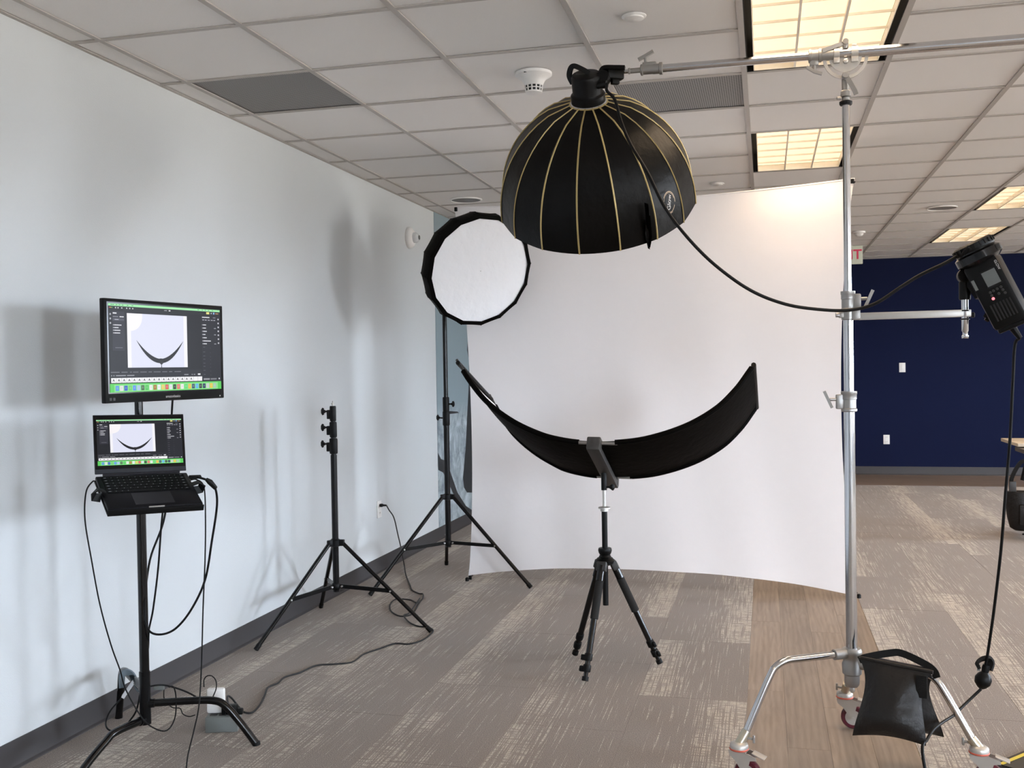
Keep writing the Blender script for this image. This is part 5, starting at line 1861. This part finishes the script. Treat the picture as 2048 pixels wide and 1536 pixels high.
# lead with white tag looping at the rear leg
cable('tagged_lead', 'dark cable looping on the floor left of the pole foot', [D_(262, 1378, 3.93), D_(240, 1400, 3.92), D_(222, 1420, 3.88), D_(212, 1442, 3.84), D_(214, 1456, 3.80), D_(224, 1461, 3.79), D_(240, 1452, 3.80)], 0.0032)
tagp = [D_(268, 1362, 3.93), D_(246, 1394, 3.92)]
tag(MB().tube(tagp, 0, flat=(0.030, 0.012)).build('cable_tag', 'label', None, smooth=0, loc=tagp[1]), 'white tag on the cable by the rear leg of the monitor stand', 'tag')
tag(MB().tube(spline([D_(244, 1376, 3.96), D_(244, 1352, 3.97), D_(254, 1344, 3.98), D_(266, 1352, 3.98), D_(274, 1372, 3.96), D_(280, 1378, 3.95)], 6), 0, flat=(0.03, 0.006)).build('hook_strap', 'bluestrap', None, loc=D_(244, 1376, 3.96)), 'grey hook-and-loop strap around the rear leg of the monitor stand', 'strap')
# lead from the pole to the power box
cable('power_lead', 'black lead arching from the pole foot across to the white adapter', [D_(283, 1382, 3.86), D_(300, 1373, 3.88), D_(325, 1370, 3.9), D_(352, 1376, 3.92), D_(378, 1386, 3.94), D_(402, 1400, 3.95), D_(412, 1405, 3.95)], 0.0034)
tag(MB().box(D_(318, 1376, 3.9), (0.042, 0.014, 0.014), x=CR, bevel=0.004).build('inline_connector', 'greyplug', None, loc=D_(318, 1376, 3.9)), 'small grey inline connector beside the pole foot', 'connector')
cable('usb_lead', 'thin black lead curling up out of the white power adapter', [D_(408, 1374, 3.92), D_(408, 1360, 3.92), D_(414, 1352, 3.92), D_(424, 1352, 3.92), D_(432, 1362, 3.92), D_(432, 1378, 3.92), D_(424, 1398, 3.93)], 0.0022)
cable('floor_lead', 'thin black lead curling on the floor between pole and power box', [D_(328, 1376, 3.93), D_(328, 1395, 3.97), D_(334, 1405, 3.99), D_(345, 1415, 4.0), D_(360, 1417, 4.0), D_(366, 1428, 3.98), D_(378, 1433, 3.96), D_(390, 1430, 3.95)], 0.0022)

# grey outlet box with plugs
pbc = (at_z(412, 1470) + at_z(468, 1462)) / 2 + V((-0.01, 0.045, 0))
pxv = V((0.86, 0.28, 0)).normalized()
pbx = thing('power_box', 'grey outlet box on the floor crowded with plugs', 'power box', pbc)
pc_ = pbc + V((0, 0, 0.03))
MB().box(pc_, (0.125, 0.085, 0.06), x=pxv, bevel=0.003).build('body', 'greyplug', pbx)
pyv = V((-pxv.y, pxv.x, 0))
for k in (-1, 0, 1):
    MB().box(pc_ + pxv * (k * 0.036) + V((0, 0, 0.0305)), (0.028, 0.04, 0.003), x=pxv, bevel=0.001).build('receptacle', 'clampg', pbx)
wa = thing('power_adapter', 'white square laptop power adapter standing in the grey power box', 'adapter', pc_ + V((0, 0, 0.032)) - pxv * 0.030)
ac = pc_ + V((0, 0, 0.032 + 0.05)) - pxv * 0.030 + pyv * 0.012
MB().box(ac, (0.070, 0.028, 0.098), x=pxv, bevel=0.008).build('body', 'white', wa)
MB().box(ac - V((0, 0, 0.051)), (0.03, 0.02, 0.006), x=pxv).build('prong_base', 'lcd', wa, smooth=0)
for k, (dx, mt_, lb) in enumerate(((0.005, 'blackp', 'small black plug beside the white adapter in the grey power box'), (0.036, 'blackp', 'large black plug at the right end of the grey power box'))):
    q = pc_ + pxv * dx - pyv * 0.014 + V((0, 0, 0.033))
    o = thing('cord_plug', lb, 'plug', q)
    MB().box(q + V((0, 0, 0.016 if k == 0 else 0.020)), (0.016 if k == 0 else 0.044, 0.022 if k == 0 else 0.034, 0.032 if k == 0 else 0.036), x=pxv, bevel=0.005).build('plug_body', mt_, o)
    if k == 1:
        MB().box(q + V((0, 0, 0.010)) + pxv * 0.03, (0.03, 0.026, 0.024), x=pxv, bevel=0.006).build('plug_neck', mt_, o)
    else:
        MB().box(q + V((0, 0, 0.036)), (0.010, 0.012, 0.012), x=pxv, bevel=0.003).build('plug_neck', 'orange', o)

# cord from wall outlet across the floor
po = c_out + V((0.03, 0.0, 0.028))
tp = thing('wall_plug', 'black plug in the upper socket of the left wall outlet', 'plug', c_out + V((0.008, 0, 0.028)))
MB().box(c_out + V((0.020, 0.0, 0.028)), (0.026, 0.026, 0.022), bevel=0.006).tube([c_out + V((0.030, 0, 0.028)), c_out + V((0.058, 0.0, 0.028))], [0.008, 0.006], 10).build('plug_body', 'blackp', tp)
ys_ = c_out + V((0.058, 0, 0.028))
cable('extension_cord', 'dark extension cord snaking from the wall outlet across the carpet to the power box',
      [ys_, at_x(778, 1020, -2.56), at_x(788, 1036, -2.54), at_x(796, 1070, -2.50), at_x(803, 1100, -2.44), g(808, 1128, 0.03), g(812, 1150), g(820, 1170), g(824, 1180), g(838, 1187), g(846, 1188), g(846, 1196), g(840, 1204), g(826, 1226), g(812, 1232), g(796, 1231), g(782, 1222), g(780, 1210), g(788, 1200), g(800, 1198), g(822, 1200), g(834, 1206, 0.012), g(840, 1196, 0.014), g(832, 1208, 0.012), g(818, 1226, 0.010), g(808, 1231, 0.012), g(818, 1244), g(835, 1252), g(855, 1254), g(866, 1260), g(862, 1268), g(845, 1280), g(818, 1288), g(790, 1287), g(760, 1297), g(728, 1308), g(704, 1324), g(670, 1328), g(632, 1331), g(600, 1345), g(570, 1354), g(556, 1366), g(536, 1375), g(529, 1392), g(518, 1412), g(504, 1425), g(488, 1424), g(476, 1412), g(464, 1397, 0.02), g(456, 1392, 0.05), g(455, 1402, 0.05), g(462, 1424, 0.05)],
      0.0042, 'cord', 'cord', sub=6)

# ================================================================== CABLES ON THE RIGHT
pe = port + RX * 0.035 - V((0, 0.012, 0))
lens_e = at_y(1945, 482, 3.60)
cable('head_cable', 'long black cable drooping from the lamp head to the monolight',
      [pe, at_y(1214, 182, 3.62), at_y(1230, 200, 3.585), at_y(1243, 245, 3.56), at_y(1262, 290, 3.545), at_y(1295, 345, 3.53), at_y(1330, 415, 3.52), at_y(1375, 475, 3.52), at_y(1430, 530, 3.53), at_y(1500, 580, 3.56), at_y(1570, 608, 3.60), at_y(1640, 619, 3.64), at_y(1700, 620, 3.66), at_y(1750, 607, 3.66), at_y(1800, 575, 3.66), at_y(1840, 550, 3.66), at_y(1890, 526, 3.65), at_y(1920, 508, 3.64), at_y(1936, 494, 3.60), MP(-0.03, BH / 2 + 0.03, 0.062)], 0.0058)
pe2 = MP(-0.004, -BH / 2 - 0.063, 0.0)
cable('hanging_cable', 'black power cord hanging from the monolight down to the floor on the right',
      [pe2, at_y(2030, 690, 3.68), at_y(2026, 760, 3.70), at_y(2020, 880, 3.72), at_y(2010, 1000, 3.75), at_y(2002, 1100, 3.80), at_y(1988, 1220, 3.86), at_y(1975, 1310, 3.90), at_y(1970, 1335, 3.91)], 0.0052)
jb = thing('cord_coupling', 'black plug and socket joined with a strap on the hanging cord', 'connector', at_y(1970, 1340, 3.91))
MB().tube(spline([at_y(1958, 1336, 3.90), at_y(1954, 1326, 3.90), at_y(1964, 1318, 3.91), at_y(1976, 1317, 3.92), at_y(1982, 1326, 3.92), at_y(1978, 1340, 3.91)], 5), 0, flat=(0.022, 0.012)).build('cord_strap', 'strap', jb)
MB().box(at_y(1957, 1335, 3.895), (0.010, 0.008, 0.022), x=(1, 0, 0.3)).build('strap_label', 'lcd', jb, smooth=0)
q0, q1 = at_y(1973, 1330, 3.91), at_y(1962, 1378, 3.91)
qd = (q1 - q0).normalized()
MB().lathe(q0, qd, [(0.012, 0.0), (0.014, 0.012), (0.012, 0.026), (0.022, 0.036), (0.029, 0.050), (0.027, 0.068), (0.016, 0.082), (0.008, 0.088)], 18).build('plug_body', 'blackp', jb)
cable('trailing_cable', 'black cord running from the coupling behind the stand leg and down along the floor',
      [q1, at_y(1945, 1394, 3.90), at_y(1925, 1413, 3.86), at_y(1908, 1430, 3.80), at_y(1886, 1444, 3.72), at_y(1868, 1458, 3.62), at_y(1855, 1478, 3.54), at_y(1845, 1505, 3.46), V((0.50, 3.40, 0.006)), V((0.52, 3.25, 0.006)), V((0.60, 3.05, 0.006))], 0.0052)

# ================================================================== CABLE RAMP, DESK AND BAG AT THE RIGHT EDGE
r0 = at_z(1990, 1532)
r1 = at_z(2062, 1502)
rd = V((r1.x - r0.x, r1.y - r0.y, 0)).normalized()
rn = V((rd.y, -rd.x, 0))
rp = thing('cable_ramp', 'dark floor cable ramp with a yellow stripe at the lower right corner', 'cable ramp', r0)
rows = [[r0 + rd * a + rn * b_ + V((0, 0, h_)) for b_, h_ in ((-0.015, 0.001), (0.02, 0.012), (0.10, 0.016), (0.14, 0.012), (0.175, 0.001))] for a in (0.0, 0.4, 0.9)]
MB().sheet(rows, (0, 0, -0.0008)).build('ramp_body', 'ramp', rp, smooth=20)
rows = [[r0 + rd * a + rn * b_ + V((0, 0, h_)) for b_, h_ in ((0.012, 0.0122), (0.030, 0.0142))] for a in (0.0, 0.4, 0.9)]
MB().sheet(rows, (0, 0, 0.0008)).build('stripe', 'yellow', rp, smooth=0)

dc = V((2.02, 8.86, 0))
dk = thing('folding_desk', 'pale wood topped desk with grey metal leg cut by the right edge', 'desk', dc)
dtop = at_z(2033, 886, 0.745)
MB().box(dtop + V((0.80, 0.26, -0.014)), (1.6, 0.62, 0.028), bevel=0.004).build('desk_top', 'desktop', dk)
MB().box(V((dtop.x + 0.10, 8.95, 0.40)), (0.07, 0.05, 0.62), bevel=0.004).build('desk_leg', 'greymetal', dk)
MB().box(V((dtop.x + 0.06, 8.90, 0.69)), (0.10, 0.40, 0.035), bevel=0.004).build('top_bracket', 'greymetal', dk)
MB().box(V((dtop.x + 0.10, 8.86, 0.055)), (0.07, 0.56, 0.035), bevel=0.005).build('foot_bar', 'greymetal', dk)
for yo in (-0.22, 0.22):
    MB().lathe(V((dtop.x + 0.06, 8.90 + yo * 0.5 - 0.04, 0.0)), (0, 0, 1), [(0.030, 0), (0.030, 0.008), (0.012, 0.014), (0.010, 0.045)], 16).build('glide_foot', 'blackp', dk)
MB().tube([V((dtop.x + 0.05, 8.84, 0.66)), V((dtop.x + 0.00, 8.82, 0.46))], 0.014, 8).tube([V((dtop.x + 0.06, 8.84, 0.66)), V((dtop.x + 0.12, 8.80, 0.46))], 0.014, 8).build('fold_strut', 'blackp', dk)
bgc = at_y(2046, 1022, 8.78)
bg = thing('equipment_bag', 'black padded bag hanging at the end of the pale desk', 'bag', (bgc.x, bgc.y, bgc.z - 0.17))
rows = []
prof_ = [(0.125, 0.155), (0.135, 0.13), (0.130, 0.05), (0.118, -0.05), (0.098, -0.13), (0.06, -0.155), (0.01, -0.158)]
mb = MB()
mb.lathe(bgc, (0, 0, 1), [(a, b_) for a, b_ in prof_[::-1]], 20)
for i, p in enumerate(mb.v):
    p.y = bgc.y + (p.y - bgc.y) * 0.62
mb.build('bag_body', 'nylon', bg, smooth=60)
MB().box(bgc + V((0.02, -0.082, -0.02)), (0.13, 0.024, 0.16), bevel=0.010).build('front_pocket', 'nylon', bg)
MB().tube(spline([bgc + V((-0.07, -0.03, 0.14)), bgc + V((-0.09, -0.04, 0.26)), bgc + V((0.0, -0.02, 0.40)), bgc + V((0.07, -0.02, 0.26)), bgc + V((0.06, -0.03, 0.14))], 6), 0, flat=(0.006, 0.03)).build('shoulder_strap', 'strap', bg)
MB().box(bgc + V((-0.085, -0.05, 0.20)), (0.05, 0.02, 0.08), bevel=0.004).build('strap_pad', 'clampg', bg)
